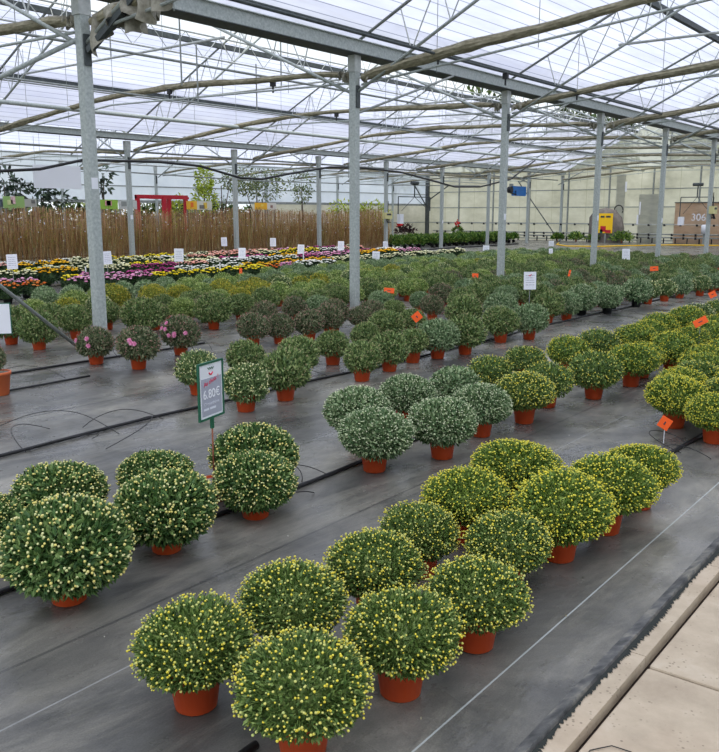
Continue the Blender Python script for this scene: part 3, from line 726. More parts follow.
# the front price sign: board faces along its local -y
sx, sy = -3.545, 3.155
t = thing('price_sign', (sx, sy, 0), 'green-framed price sign reading 6.80 euro on a rusty rod', 'price sign', None, math.radians(90 + 14.3))
W, H, ZC = .25, .33, .655
fr = MB()
for s in (-1, 1):
    fr.box((s * (W / 2 - .005), 0, ZC), (.012, .012, H)); fr.box((0, 0, ZC + s * (H / 2 - .005)), (W - .02, .012, .012))
fr.box((0, 0, ZC - H / 2 - .03), (.022, .014, .06))
fr.build('frame', GREENP, t)
cd_ = MB().box((0, .001, ZC), (W - .02, .004, H - .02)).build('card', WHITE, t)
MB().box((.004, -.0016, ZC - .035), (W - .05, .001, H - .115)).build('grey_panel', plain('grey_print', (168, 170, 184), .5), cd_)
MB().tube([(0, 0, .10), (0, 0, ZC - H / 2 - .05)], .005, 8).build('rod', RUST, t, True)
REDI = plain('red_print', (222, 40, 84), .5)
text('Au choix !', .036, (0, -.003, ZC + .052), REDI, cd_, shear=.2, rot=(PI / 2, math.radians(-12), 0))
text('6.80€', .072, (.002, -.003, ZC - .022), plain('white_print', (246, 246, 250), .5), cd_)
WP = plain('pale_print', (222, 224, 232), .5)
text('Chrysanthème', .026, (0, -.003, ZC - .075), WP, cd_); MB().box((-.055, -.003, ZC - .105), (.05, .001, .012)).box((.01, -.003, ZC - .105), (.06, .001, .012)).build('faint_line', WP, cd_)
lg = MB(); lg.tube([(-.018 + .036 * i / 8, -.003, ZC + .102 - .012 * math.sin(PI * i / 8)) for i in range(9)], .004, 6); lg.build('red_logo_mark', REDI, cd_)
lg = MB(); lg.tube([(-.03 + .06 * i / 16, -.003, ZC + .126 + .007 * math.sin(i * 1.3)) for i in range(17)], .0016, 5); lg.build('green_logo_squiggle', GREENP, cd_)
t = thing('gravel_pot', (sx, sy, 0), 'small terracotta pot of pale gravel holding the price sign rod', 'pot')
link('pot', pot_mesh('pot', POT, .094, .12), t); MB().lathe([(0, .107), (.086, .105)], 18).build('gravel', noisy('pale_gravel', [(.4, (150, 140, 130)), (.6, (200, 190, 180))], 90, .9, bump=.8), t)

CARDS = [(-15.6, 8.85, .69, 'white card, leftmost one before the reed fence'), (-16., 11.33, .65, 'white card half hidden by the leftmost tall post'), (-14.9, 12.45, .70, 'white card standing among the bright yellow blooms'), (-20.9, 19.4, .68, 'tilted white card high by the second rear post'),
 (-17., 16.44, .53, 'white card right of the second rear post, low in flowers'), (-20.5, 21.32, .62, 'small white card near the fence beside dark red blooms'), (-17.5, 19.43, .52, 'white card above the golden blooms'), (-17., 20.77, .60, 'white card among white blooms left of the second tall post'),
 (-13.9, 18.49, .45, 'white card right behind the second tall post'), (-21.0, 28.6, .30, 'white card at the end of the reed fence'), (-14., 24.71, .42, 'white card behind the third tall post'), (-12., 25.4, .36, 'lower of two narrow white cards on one rear stake'), (-8.15, 21.75, .56, 'white card between the fourth and fifth tall posts'), (-6.2, 12.4, .56, 'large white printed card in the bed right of the third post')]
card_me = MB().box((0, 0, 0), (.205, .004, .29)).mesh('card', CARD)
for x, y, z, lab in CARDS:
    yaw = math.atan2(y, x) - PI / 2 + random.uniform(-.35, .35)      # turned roughly towards the path
    t = thing('price_card', (x, y, 0), lab + (', on a stake' if len(lab.split()) < 13 else ''), 'price card', 'white price cards on stakes', yaw + (0 if x > -6.5 else 0))
    s = 1.0 if x < -6.5 else .98
    narrow = 'narrow' in lab
    o = link('card', card_me, t, (0, -.006, z), (.62 if narrow else s, 1, .9 if narrow else s)); o.rotation_euler = (math.radians(-6), math.radians(random.uniform(-4, 4)), 0)
    MB().box((0, 0, z / 2), (.012, .006, z)).build('stake', WHITE if narrow else GALV_D, t)
    if narrow:
        o = link('card', card_me, t, (0, -.006, z + .29), (.8, 1, .55))
    if 'large' in lab:
        MB().tube([(-.02, -.012, z + .09), (0, -.012, z + .075), (.022, -.012, z + .105)], .006, 6).build('red_logo_mark', REDI, t)
for x, y, z, lab in ((-16.2, 10.9, .42, 'bare white plant stake among the yellow blooms, left one'), (-15.0, 12.9, .4, 'short white plant stake left of the yellow-bed card'), (-16.3, 18.2, .5, 'white plant stake right of the golden blooms'), (-14.6, 13.4, .45, 'taller white plant stake beside the yellow-bed card')):
    o = MB().box((x, y, z / 2 + .05), (.035, .01, z)).build('plant_stake', WHITE); tag(o, lab, 'plant stake')
# green-framed board cut by the left edge
t = thing('price_sign', (-8.6, 4.66, 0), 'green-framed price sign cut off by the left edge', 'price sign', None, math.radians(50))
MB().box((0, 0, .52), (.28, .012, .34)).build('frame', GREENP, t); MB().box((0, -.008, .52), (.26, .006, .32)).build('card', CARD, t); MB().tube([(0, 0, 0), (0, 0, .36)], .006, 6).build('rod', RUST, t)
# orange tags
TAGS = [(-5.6, 8.27, .42, .10, .11, 50, 'tilted orange tag in the bed behind the price sign'), (-8.0, 11.0, .40, .17, .085, 4, 'wide orange tag right of the second tall post'), (-8.2, 14.08, .44, .12, .11, 3, 'orange tag left of the third tall post'), (-7.0, 15.7, .46, .04, .13, 12, 'thin edge-on orange tag right of the white printed card'),
 (-6.2, 18.25, .45, .17, .10, -5, 'orange tag between the fourth and fifth tall posts'), (-3.5, 12.9, .46, .10, .09, -30, 'orange tag cut by the right edge, upper one'), (-2.7, 9.57, .46, .15, .08, -32, 'tilted orange tag above the upper right bushes'), (-1.86, 5.92, .17, .085, .08, -62, 'orange tag low beside the right-hand bed'), (-13.0, 12.52, .42, .06, .12, 0, 'small red-orange tag by the coloured flowers')]
for x, y, z, w, h, rot, lab in TAGS:
    t = thing('orange_tag', (x, y, 0), lab, 'plant tag', 'orange price tags', math.atan2(y, x) - PI / 2)
    o = MB().box((0, 0, 0), (w, .003, h)).build('card', ORANGE, t, loc=(0, -.006, z)); o.rotation_euler = (math.radians(-12), math.radians(rot), 0)
    MB().tube([(0, 0, .02), (0, 0, z)], .003, 5).build('stake', GALV_D if z > .3 else WHITE, t)
    MB().box((0, -.003, 0), (w * .3, .001, h * .12)).build('price_mark', INK, o)

# ------------------------------------------------------------------ greenhouse frame
D1, D2, D3 = -8.72, -21.33, -30.8
P1 = [1.03, 6.02, 11.01, 16.04, 20.99, 25.9, 30.9, 35.9, 40.9, 45.7]
P2 = [11.67, 16.02, 20.38, 24.74, 29.07, 33.42, 37.74, 42.07, 46.3]
HG = 4.10
def post(x, y, h, w, lab, grp, sticker=None, sway=0.0):
    t = thing('steel_post', (x, y, 0), lab, 'post', grp)
    b = MB(); b.box((0, 0, h / 2), (w, w, h)); o = b.build('shaft', GALV, t)
    md = o.modifiers.new('edge', 'BEVEL'); md.width = .008; md.segments = 2
    MB().box((0, 0, .008), (w * 2, w * 2, .016)).build('base_plate', GALV_D, t)
    MB().box((0, 0, h - .13), (w * 1.12, w * 1.3, .26)).build('head_plate', GALV_L, t)
    MB().box((w * .5 + .012, 0, h - .64), (.024, w * .7, .34)).build('bracket', DARKST, t)
    if sticker: MB().box((w / 2 + .001, -.0, sticker), (.002, w * .7, .13)).build('sticker', WHITE, o)
    return t
for i, y in enumerate(P1[:7]):
    nm = 'hidden' if i == 0 else ordinal(i - 1)
    post(D1, y, HG, .125, f"tall galvanised post, {nm} from the left in the front row of posts" if i else 'tall galvanised post just outside the left edge', 'front row of tall posts', {1: 1.98, 3: 1.55, 4: 1.5, 5: 1.4, 6: None}.get(i))
for i, y in enumerate(P2):
    if not seen(D2, y, 1, 30): continue
    post(D2, y, 3.72, .13, f"galvanised post, {ordinal(i - 1) if i else 'outside, before the first'} from the left in the rear row of posts", 'rear row of posts', {1: 1.5, 2: None, 4: 1.6, 5: 1.2, 6: None}.get(i))
for i, y in enumerate((14.0, 19.8, 24.5, 31.5, 37.2, 42.5)):
    post(D3 + .12, y, 3.7, .10, f"slim wall post, {ordinal(i)} from the left along the white side wall", 'slim posts of the side wall')

def gutter(x, z, lab, y0=-6, y1=46.4, w=.36, h=.19):
    t = thing('roof_gutter', (x, (y0 + y1) / 2, z), lab, 'gutter'); L = y1 - y0
    b = MB()
    for s in (-1, 1):
        b.box((s * (w / 2 - .006), 0, h / 2), (.012, L, h)); b.box((s * (w / 2 + .02), 0, h - .006), (.05, L, .012))
    b.build('side_wall', GALV, t)
    MB().box((0, 0, -.004), (w, L, .012)).build('underside', DARKST, t)
    return t
gutter(D1, HG, 'big steel gutter carried by the front row of tall posts')
gutter(D2, 3.77, 'steel gutter carried by the rear row of posts', w=.3, h=.16)
gutter(4.0, HG, 'steel gutter over the path side, outside the frame')

SL = .48; RZ = HG + .18
R1 = (D1 + 4.0) / 2                  # ridge of the near bay
HW1 = 4.0 - R1
R2 = (D1 + D2) / 2; HW2 = R2 - D2
R3 = (D2 + D3) / 2; HW3 = R3 - D3
def zroof(x):
    if x > D1: return RZ + SL * (HW1 - abs(x - R1))
    if x > D2:
        zl, zr = 3.95, RZ; zt = 7.0
        return zt - (zt - (zr if x > R2 else zl)) * abs(x - R2) / HW2
    return 3.95 + .48 * (HW3 - abs(x - R3))

def roof_sheet(xa, xb, y0=-6, y1=46.5):
    za, zb = zroof(xa), zroof(xb)
    return MB().quad((xa, y0, za), (xb, y0, zb), (xb, y1, zb), (xa, y1, za))
e = .001
for xa, xb, sm in ((D1 + .1, R1, 0), (R1, 3.9, 0), (D2 + .1, R2 - 2.05, 0), (R2, D1 - .1, 0), (D2 - .1, R3, 0), (R3, D3, 0)):
    structure(roof_sheet(xa, xb).build('ceiling', ROOF))
# ridge vent of the far bay: a flap standing open, the strip under it open to the sky
zt = zroof(R2 - e)
structure(MB().quad((R2, -6, zt + .1), (R2 - 2.0, -6, zt + .15), (R2 - 2.0, 10.2, zt + .15), (R2, 10.2, zt + .1)).build('ceiling', ROOF))
# the vent flap is propped wide open over the stretch the posts frame

# trusses
def truss(y, xl, xr, zl, zr, lab, grp, ridge, tie=True, braces=True):
    """gable truss: two lattice rafters, a tie tube, hangers; local frame at its middle"""
    t = thing('roof_truss', (ridge, y, 3.0), lab, 'roof truss', grp)
    O = Vector((ridge, y, 3.0)); dep = .62
    zt = zroof(ridge - .001) - .06 if ridge != R1 else zroof(ridge) - .06
    webs = MB()
    for (xe, ze) in ((xl, zl), (xr, zr)):
        s = 1 if xe > ridge else -1
        top = [Vector((xe, y, zroof(xe - s * .12) - .07)), Vector((ridge, y, zt))]
        bot = [Vector((xe, y, ze - .60)), Vector((ridge, y, zt - dep))]
        MB().tube([p - O for p in top], .026, 8).build('top_chord', GALV_D, t, True)
        MB().tube([p - O for p in bot], .026, 8).build('bottom_chord', GALV, t, True)
        n = 8
        for i in range(n):
            f0 = .14 + .86 * i / n; f1 = .14 + .86 * (i + .5) / n; f2 = .14 + .86 * (i + 1) / n
            a = top[0].lerp(top[1], f0); m = bot[0].lerp(bot[1], f1 - .02); c = top[0].lerp(top[1], min(1, f2))
            webs.tube([a - O, m - O], .011, 5); webs.tube([m - O, c - O], .011, 5)
            if i % 3 == 2: webs.tube([c - O, bot[0].lerp(bot[1], min(1, f2 - .02)) - O], .011, 5)
        if braces:
            MB().box(bot[1] - O + Vector((s * .08, 0, .03)), (.2, .012, .16)).build('gusset', GALV_L, t)
    webs.build('lattice', GALV_L, t)
    if tie:
        zt2 = 4.72; k = (zt - dep - zt2) / SL
        MB().tube([Vector((ridge - k, y, zt2)) - O, Vector((ridge + k, y, zt2)) - O], .024, 8).build('tie_tube', GALV_L, t, True)
        MB().tube([Vector((ridge, y, zt2)) - O, Vector((ridge, y, zt - dep)) - O], .014, 6).build('king_rod', GALV_D, t)
    return t
near_names = 'near the camera above the first beds'
for i, y in enumerate(P1[1:9]):
    truss(y, D1, 4.0, HG, HG, f"lattice roof truss rising right from {'the ' + ordinal(i) + ' tall post' if i < 6 else 'the row of tall posts, far number ' + ordinal(i)}", 'lattice trusses of the near bay', R1)
for i, y in enumerate(P1[0:]):
    truss(y, D2, D1, 3.77, HG, f"lattice roof truss of the middle bay, {ordinal(i)} counted from the near end", 'lattice trusses of the middle bay', R2)
for i, y in enumerate(P2[1:-1]):
    truss(y, D3, D2, 3.77, 3.77, f"small lattice truss behind the rear posts, {ordinal(i)} from the left", 'lattice trusses behind the rear posts', R3, tie=False, braces=False)

# rolled shade screens, one bundled along each truss
def interp(pts, x):
    for (xa, za), (xb, zb) in zip(pts, pts[1:]):
        if min(xa, xb) <= x <= max(xa, xb): return za + (zb - za) * (x - xa) / (xb - xa)
    return pts[-1][1]
MIDP = [(-8.86, 3.80), (-9.3, 3.87), (-10.2, 3.90), (-12.9, 4.0), (-13.5, 4.02), (-15.8, 3.95), (-19.5, 3.60), (-21.1, 3.46)]
NEARP = [(-8.58, 3.76), (-7.9, 3.87), (-6.0, 4.07), (-4.08, 4.27), (R1, 4.42), (1.0, 4.1), (3.8, 3.8)]
BAY3P = [(-21.5, 3.4), (-23.5, 3.5), (-26, 3.62), (-28.5, 3.5), (-30.5, 3.35)]
def bundle(y, pts, lab, grp, r0, ruffle=None, x_from=None):
    xs = np.linspace(pts[0][0], pts[-1][0], 46); y += .07
    t = thing('shade_screen', (xs[0], y, 3.5), lab, 'shade screen', grp)
    P = []; R = []
    for i, x in enumerate(xs):
        z = interp(pts, x) + .008 * math.sin(x * 2.3 + y); P.append((x - xs[0], .02 * math.sin(x * 3 + y), z - 3.5)); R.append(r0 * (1 + .15 * math.sin(x * 1.1 + y * 2) + random.uniform(-.1, .1)))
    R[0] *= .8; R[-1] *= .6
    rc = MB().tube(P, R, 10, wob=.12, flat=.72).build('rolled_cloth', SCREEN, t)
    Pl = [(p[0], p[1] - R[i] * .35, p[2] + R[i] * .55) for i, p in enumerate(P)]
    MB().tube(Pl, [r * .38 for r in R], 7, wob=.2, flat=.5).build('top_fold', SCREEN_L, rc)
    MB().tube([(0, -.06, pts[0][1] - 3.62), (xs[len(xs) // 2] - xs[0], -.06, interp(pts, xs[len(xs) // 2]) - 3.66), (xs[-1] - xs[0], -.06, pts[-1][1] - 3.62)], .018, 6).build('support_tube', GALV, t, True)
    for x in xs[5::6]:
        z = interp(pts, x); zt = min(zroof(x) - .1, z + 2.6); MB().tube([(x - xs[0], 0, z - 3.75), (x - xs[0], 0, zt - 3.5)], .006, 4).build('hanger_wire', GALV_D, t)
    if ruffle:
        b = MB(); rr = random.Random(int(y * 10)); s = 1 if xs[-1] > xs[0] else -1
        big = ruffle > 9; Lx = 1.6 if big else .07 * ruffle; nu = 90 if big else 30; nv = 7; hd = .42 if big else .18
        for side in (0, 1):
            o0 = len(b.v); lag = rr.uniform(0, 6)
            for i in range(nu):
                uu = i / (nu - 1); x = s * uu * Lx; z = interp(pts, xs[0] + x) - 3.5; drop = hd * (.75 + .35 * math.sin(uu * 9 + lag)) * (1 - .45 * uu)
                for j in range(nv):
                    vv = j / (nv - 1); fold = math.sin(uu * (38 if big else 16) + lag + .6 * math.sin(vv * 3 + uu * 5))
                    b.v.append((x + .02 * math.sin(vv * 5 + uu * 20), (-.07 if side == 0 else .07) * (1 - .3 * vv) + fold * (.03 + .035 * vv) * (1.4 if big else .8), z + .05 - drop * vv + .02 * math.cos(uu * 44)))
            for i in range(nu - 1):
                for j in range(nv - 1):
                    q = o0 + i * nv + j; b.f.append((q, q + 1, q + nv + 1, q + nv))
        b.build('bunched_folds', SCREEN_L, rc, True)
    return t
for i, y in enumerate(P1[1:7]):
    bundle(y, NEARP, f"bundled khaki shade screen running right from the {ordinal(i)} tall post", 'shade screens of the near bay', .092, 14 if i == 0 else 5 if i < 4 else 3)
for i, y in enumerate(P1[1:]):
    bundle(y, MIDP, f"bundled khaki shade screen of the middle bay, {ordinal(i)} from the near end", 'shade screens of the middle bay', .072, 3 if i < 4 else None)
for i, y in enumerate(P2[1:-1]):
    bundle(y, BAY3P, f"bundled shade screen behind the rear posts, {ordinal(i)} from the left", 'shade screens behind the rear posts', .06)

# lengthwise tubes
def long_tube(x, z, r, mat, lab, y0=-5.5, y1=46.2, square=False):
    b = MB()
    if square: b.box((x, (y0 + y1) / 2, z), (r * 2, y1 - y0, r * 2.4))
    else: b.tube([(x, y0, z), (x, y1, z)], r, 8)
    tag(b.build('roof_tube', mat, None, not square), lab, 'tube')
long_tube(-7.2, 3.96, .022, DARKST, 'dark lengthwise tube under the near bay screens')
long_tube(-8.43, zroof(-8.43) - .03, .022, DARKST, 'dark tube lying along the roof edge just above the front gutter')
long_tube(-6.0, zroof(-6.0) - .09, .045, DARKST, 'dark square purlin halfway up the near roof', square=True)
long_tube(-4.0, zroof(-4.0) - .09, .04, GALV_D, 'upper purlin of the near roof', square=True)
long_tube(-16.6, 3.84, .045, GALV, 'pale lengthwise rail crossing under the middle bay screens')
long_tube(-17.1, zroof(-17.1) - .10, .05, DARKST, 'dark purlin below the open ridge vent', square=True)
long_tube(-17.9, zroof(-17.9) - .12, .016, DARKST, 'thin dark tube below the vent purlin')
long_tube(-19.35, zroof(-19.35) - .10, .05, DARKST, 'lower dark purlin of the middle roof', square=True)
long_tube(-19.2, zroof(-19.2) - .30, .018, GALV_D, 'thin tube under the lower middle purlin')
long_tube(-10.9, 4.0, .02, GALV_D, 'thin lengthwise tube left of the front gutter')
long_tube(-14.0, 3.9, .02, GALV_D, 'thin lengthwise tube in the middle of the middle bay')
long_tube(-12.0, zroof(-12.0) - .1, .04, GALV_D, 'purlin on the slope facing the rear posts', square=True)
long_tube(-21.6, 3.45, .03, GALV_D, 'tube clamped below the rear gutter')
long_tube(-23.6, zroof(-23.6) - .1, .04, GALV_D, 'purlin behind the rear posts', square=True)
long_tube(-26.0, 3.35, .025, GALV_L, 'pale tube over the low green plants')
long_tube(-28.6, zroof(-28.6) - .1, .04, GALV_D, 'purlin nearest the white side wall', square=True)
# lattice girder under the open vent
t = thing('lattice_girder', (-15.6, 10, 5.2), 'lengthwise lattice girder under the ridge of the middle bay', 'lattice girder')
MB().tube([(0, -12, 0), (0, 36, 0)], .02, 6).build('bottom_chord', GALV_L, t); MB().tube([(0, -12, .5), (0, 36, .5)], .02, 6).build('top_chord', GALV_L, t)
b = MB(); y = -12.0
while y < 36: b.tube([(0, y, 0), (0, y + .5, .5)], .010, 5); b.tube([(0, y + .5, .5), (0, y + 1.0, 0)], .010, 5); y += 1.0
b.build('lattice', GALV_L, t)
# braces between trusses at the post row, and pipes hanging
for i, (y0, y1) in enumerate(((11.01, 13.5), (16.04, 18.4), (20.99, 23.2))):
    o = MB().tube([(D1 + .04, y0, 3.2), (D1 + .3, y1, 4.05)], .02, 7).build('knee_brace', GALV_D); tag(o, f"steel knee brace leaning from the {ordinal(i + 1)} tall post up to the gutter", 'brace')
o = MB().bar((D1 + .10, 6.02, 3.45), (D1 + 1.15, 6.06, 4.03), .07, .07).build('support_arm', DARKST); tag(o, 'dark steel arm rising right from the top of the leftmost tall post', 'brace')
o = MB().tube([(-9.05, 5.9, .02), (-8.7, 4.78, .86), (-8.3, 3.5, 1.85)], .022, 8).build('leaning_tube', GALV_D, None, True); tag(o, 'grey steel tube leaning up out of the left edge', 'tube')
o = MB().tube([(D1 + .0, 6.0, 3.6), (D1 - 1.55, 5.4, 3.05), (-10.8, 5.2, 2.7)], .03, 8).build('knee_brace', GALV, None, True); tag(o, 'thick tube sloping down left from the leftmost tall post', 'brace')
# chain down the first post
b = MB(); z = 3.5
while z > 1.9: b.box((D1 - .09, 6.0, z), (.012, .012, .03), rz=z * 9); z -= .04
tag(b.build('chain', RUB), 'black chain hanging beside the leftmost tall post', 'chain')
o = MB().tube([(D1 - .1, 11.0, 3.3), (D1 - .12, 11.0, 2.2)], .006, 5).build('hanging_wire', GALV_D); tag(o, 'thin wire hanging beside the second tall post', 'wire')

# power cable sagging between the rows
CB = [(-16.0, 7.6, 2.4), (-16.0, 8.56, 2.41), (-16.0, 8.97, 2.44), (-16.0, 9.84, 2.51), (-16.0, 10.87, 2.74), (-16.0, 12.92, 2.79), (-16.0, 14.14, 2.75), (-16.0, 15.47, 2.51), (-16.0, 16.27, 2.50), (-16.0, 17.36, 2.68), (-16.0, 19.06, 2.92), (-16.0, 20.72, 2.96), (-16.0, 22.55, 2.91), (-16.0, 24.31, 2.71), (-16.0, 25.91, 2.52), (-16.0, 27.66, 2.56), (-16, 30, 2.9), (-16, 32, 3.7)]
o = MB().tube(CB, .03, 8).build('power_cable', RUB, None, True); tag(o, 'thick black cable sagging across behind the leftmost tall post', 'cable')
o = MB().tube([(-22, 6, 2.95), (-22, 14, 2.9), (-22.0, 22, 2.75), (-22, 30, 2.8), (-22, 38, 2.95)], .022, 6).build('power_cable', GALV_D, None, True); tag(o, 'thin grey cable strung along the rear posts', 'cable')
for k, (x, y, z, L, lab) in enumerate(((-9.6, 8.2, 4.6, 1.2, 'bare rod hanging left of the second tall post, long one'), (-10.4, 9.2, 4.2, .9, 'bare rod hanging over the left beds'), (-11.4, 11.5, 4.3, .8, 'bare rod hanging over the flower beds'))):
    o = MB().tube([(x, y, z), (x, y, z - L)], .012, 6).build('hanging_rod', GALV_D); tag(o, lab, 'rod')
# small clamps and motors on the near screens
for k, (x, y, z, lab) in enumerate(((-7.2, 11.1, 3.93, 'black clamp joining tube and screen at the second post'), (-7.2, 16.1, 3.93, 'black clamp joining tube and screen at the third post'), (-7.2, 13.2, 3.9, 'black roller hanging from the dark tube'), (-13.3, 11.05, 3.93, 'dark clamp at the bend of a middle bay screen'), (-13.3, 16.1, 3.93, 'dark motor hanging under the middle bay screen'), (-10.6, 11.1, 3.84, 'dark clamp left of the second tall post'))):
    o = MB(); o.box((x, y, z), (.09, .06, .09)); o.tube([(x, y, z - .04), (x, y, z - .15)], .018, 6); o = o.build('screen_clamp', RUB); tag(o, lab, 'clamp')

# ------------------------------------------------------------------ walls
YB = 46.5
structure(MB().quad((D3, YB, 0), (4, YB, 0), (4, YB, HG), (D3, YB, HG)).build('wall_back', CREAM))
gb = MB()
for xa, xr, xb in ((D3, R3, D2), (D2, R2, D1), (D1, R1, 4.0)):
    za, zb = zroof(xa + (.01)), zroof(xb - .01)
    gb.quad((xa, YB, min(za, HG)), (xb, YB, min(zb, HG)), (xb, YB, zb), (xr, YB, zroof(xr - .001)), (xa, YB, za))
structure(gb.build('wall_back', sheet_material('gable_sheet', [(.3, (196, 196, 184)), (.7, (226, 224, 212))], 1.2, (1, 1, 1), .4)))
structure(MB().quad((D3, -6, 2.12), (D3, YB, 2.12), (D3, YB, 3.95), (D3, -6, 3.95)).build('wall_left', FILM))
structure(MB().quad((D3, 30.5, 0), (D3, YB, 0), (D3, YB, 2.1), (D3, 30.5, 2.1)).build('wall_left', CREAM))
b = MB()
for z in (.12, 1.0, 1.92, 2.89): b.box(((D3 + 4) / 2, YB - .04, z), (4 - D3, .05, .05))
structure(b.build('trim_1', GALV_D))
b = MB()
for x in np.arange(D3, 4.1, 2.45): b.box((x, YB - .07, 2.05), (.07, .09, 4.1))
structure(b.build('trim_2', GALV_D))
b = MB()
for z in (1.0, 2.1, 2.75, 3.9): b.box((D3 + .04, 20, z), (.05, 53, .05 if z != 2.1 else .12))
structure(b.build('trim_3', GALV_D))
structure(MB().quad((4.0, -6, 0), (4.0, YB, 0), (4.0, YB, HG), (4.0, -6, HG)).build('wall_right', FILM))
# corner post with braces
t = thing('corner_post', (D3 + .15, YB - .2, 0), 'dark corner post where the white and cream walls meet', 'post')
MB().box((0, 0, 1.95), (.2, .2, 3.9)).build('shaft', DARKST, t)
MB().tube([(0, -.1, 2.0), (0, -1.6, 3.4)], .04, 6).build('brace', DARKST, t); MB().tube([(0.1, 0, 2.4), (1.6, 0, 3.3)], .04, 6).build('brace', DARKST, t)
# light and brown panels of the end wall, sliding door
structure(MB().box((-16.15, YB - .10, 1.3), (1.35, .04, 2.6)).build('door_1', PALEWALL))
structure(MB().box((-12.7, YB - .10, 1.06), (4.3, .04, 2.12)).build('door_2', BROWNWALL))
structure(MB().box((-17.9, YB - .09, 1.9), (.5, .03, 3.6)).build('window_1', PALEWALL))
t3 = MB().box((0, 0, 0), (4.35, .06, .05)).build('door_2_rail', DARKST, None, loc=(-12.7, YB - .14, 2.14)); structure(t3)
for k, (x, z0, z1, w) in enumerate(((-16.75, 1.5, 2.2, .07), (-16.85, .95, 1.5, .10), (-17.6, 2.75, 3.3, .10))):
    o = MB().box((x, YB - .13, (z0 + z1) / 2), (w, .02, z1 - z0)).build('sheet_patch', WHITE); tag(o, f"narrow white patch strip on the cream back wall, {('upper right', 'lower', 'topmost')[k]} one", 'patch')
cu = text('306', .52, (-13.6, YB - .135, 1.36), WHITE, None, 'painted_number'); tag(cu, 'white number 306 painted on the brown door panel', 'number')
# heating pipes with brackets along the end wall
for k, (z, lab) in enumerate(((.30, 'lowest heating pipe along the back wall'), (.47, 'middle heating pipe along the back wall'), (.98, 'upper thin pipe with black fittings along the back wall'))):
    t = thing('heating_pipe', (-12, YB - .45, z), lab, 'pipe')
    MB().tube([(-18, 0, 0), (10, 0, 0)], .035 if k < 2 else .018, 8).build('pipe', GALV_D if k < 2 else GALV_L, t, True)
    b = MB(); x = -17.7
    while x < 9: b.box((x, 0, -.03), (.09, .10, .13 if k < 2 else .10)); x += .62 if k < 2 else .85
    b.build('fittings', RUB, t)
b = MB(); x = -29.5
while x < -2: b.box((x, YB - .45, .13), (.05, .06, .26)); x += .62
tag(b.build('pipe_stand', RUB), 'row of black stands carrying the heating pipes', 'pipe stand')
# dark shape and yellow poster behind the sheet
rng = np.random.default_rng(5); t = thing('covered_heap', (-18.2, YB - 1.3, 0), 'dark rounded heap behind the yellow poster at the back wall', 'heap')
b = MB().lathe([(1.0, 0), (1.0, .8), (.92, 1.35), (.6, 1.75), (0, 1.88)], 20); 
for i, v in enumerate(b.v): b.v[i] = (v[0] * (1 + .08 * math.sin(v[2] * 7 + i)), v[1] * .45, v[2])
b.build('cover', noisy('dark_cover', [(.3, (92, 86, 82)), (.7, (130, 122, 114))], 3, .9, bump=.4), t, True)
b = MB().tube([(.75 + .24 * math.cos(a), -.1, 1.75 + .26 * math.sin(a)) for a in np.linspace(-.6, 3.6, 14)], .03, 6); b.build('loop_handle', RUB, t)
t = thing('yellow_poster', (-17.9, YB - 2.0, 0), 'yellow poster board with colourful foot at the back wall', 'poster')
bd = MB().box((0, 0, 1.05), (.78, .03, 1.05)).build('board', YEL, t)
for k, (x, z, w, h, m) in enumerate(((-.18, 1.4, .22, .1, INK), (.14, 1.4, .26, .1, INK), (-.12, .75, .3, .3, RED), (.16, .62, .3, .16, RED), (-.22, .62, .16, .2, GREENP))):
    MB().box((x, -.02, z), (w, .006, h)).build('printed_mark', m, bd)
MB().box((0, .02, .27), (.06, .03, .54)).build('leg', GALV_D, t)
# shrubs at the foot of the back wall
for k, (x, y, s, lab) in enumerate(((-19.6, 44.6, .8, 'low green shrub left of the yellow poster'), (-17.0, 44.6, 1.1, 'round green shrub right of the yellow poster'), (-18.6, 44.9, .7, 'small shrub right in front of the yellow poster'), (-20.9, 45.0, .6, 'small shrub at the foot of the leaning dark brace'))):
    rng = np.random.default_rng(70 + k); D = sphere_dirs(420, rng, -.1)
    V, Fc = leaf_field(D * rng.uniform(.3, 1, (420, 1)) * np.array([.6, .4, .42]) * s, unit(D + rng.normal(size=(420, 3)) * .5), .16, .07, rng)
    t = thing('green_shrub', (x, y, 0), lab, 'shrub'); link('foliage', np_mesh('foliage', [(V, Fc, 0)], [GREENL]), t, (0, 0, .2))
    MB().tube([(0, 0, 0), (0, 0, .35)], .03, 6).build('stem', RUST, t)
o = MB().tube([(-20.95, 44.9, .3), (-23.6, 45.2, 3.4)], .03, 6).build('leaning_brace', DARKST); tag(o, 'dark brace leaning down right before the cream back wall', 'brace')

# irrigation boom frames
def boom(x, y, w, z1, z0, lab, rz=0, ymid=True):
    t = thing('irrigation_boom', (x, y, 0), lab, 'irrigation boom', None, rz)
    b = MB(); b.tube([(0, 0, z0 + .3), (0, 0, z1)], .025, 6); b.tube([(0, 0, z1), (w, 0, z1)], .025, 6)
    b.tube([(w, 0, z1), (w, 0, z0 + .5)], .025, 6); b.tube([(w / 2, 0, z1), (w / 2, 0, z1 + .6)], .03, 6); b.build('tube_frame', DARKST, t)
    MB().tube([(w * .1, 0, z0 + .5), (w / 2, 0, z1)], .012, 5).build('stay', DARKST, t); MB().tube([(w * .9, 0, z0 + .6), (w / 2, 0, z1)], .012, 5).build('stay', DARKST, t)
    MB().box((.1, -.05, z0 + .15), (.28, .16, .42)).build('control_box', WHITE, t)
    MB().tube([(w / 2 - .25, 0, z1 + .62), (w / 2 + .25, 0, z1 + .62)], .08, 8).build('trolley', DARKST, t)
    return t
boom(-22.0, 30.9, 2.55, 2.32, 1.2, 'hanging dark irrigation frame with white box beyond the reed fence', PI / 2)
boom(-13.9, 44.2, 1.6, 2.38, 1.05, 'hanging irrigation frame with white box before the brown door')
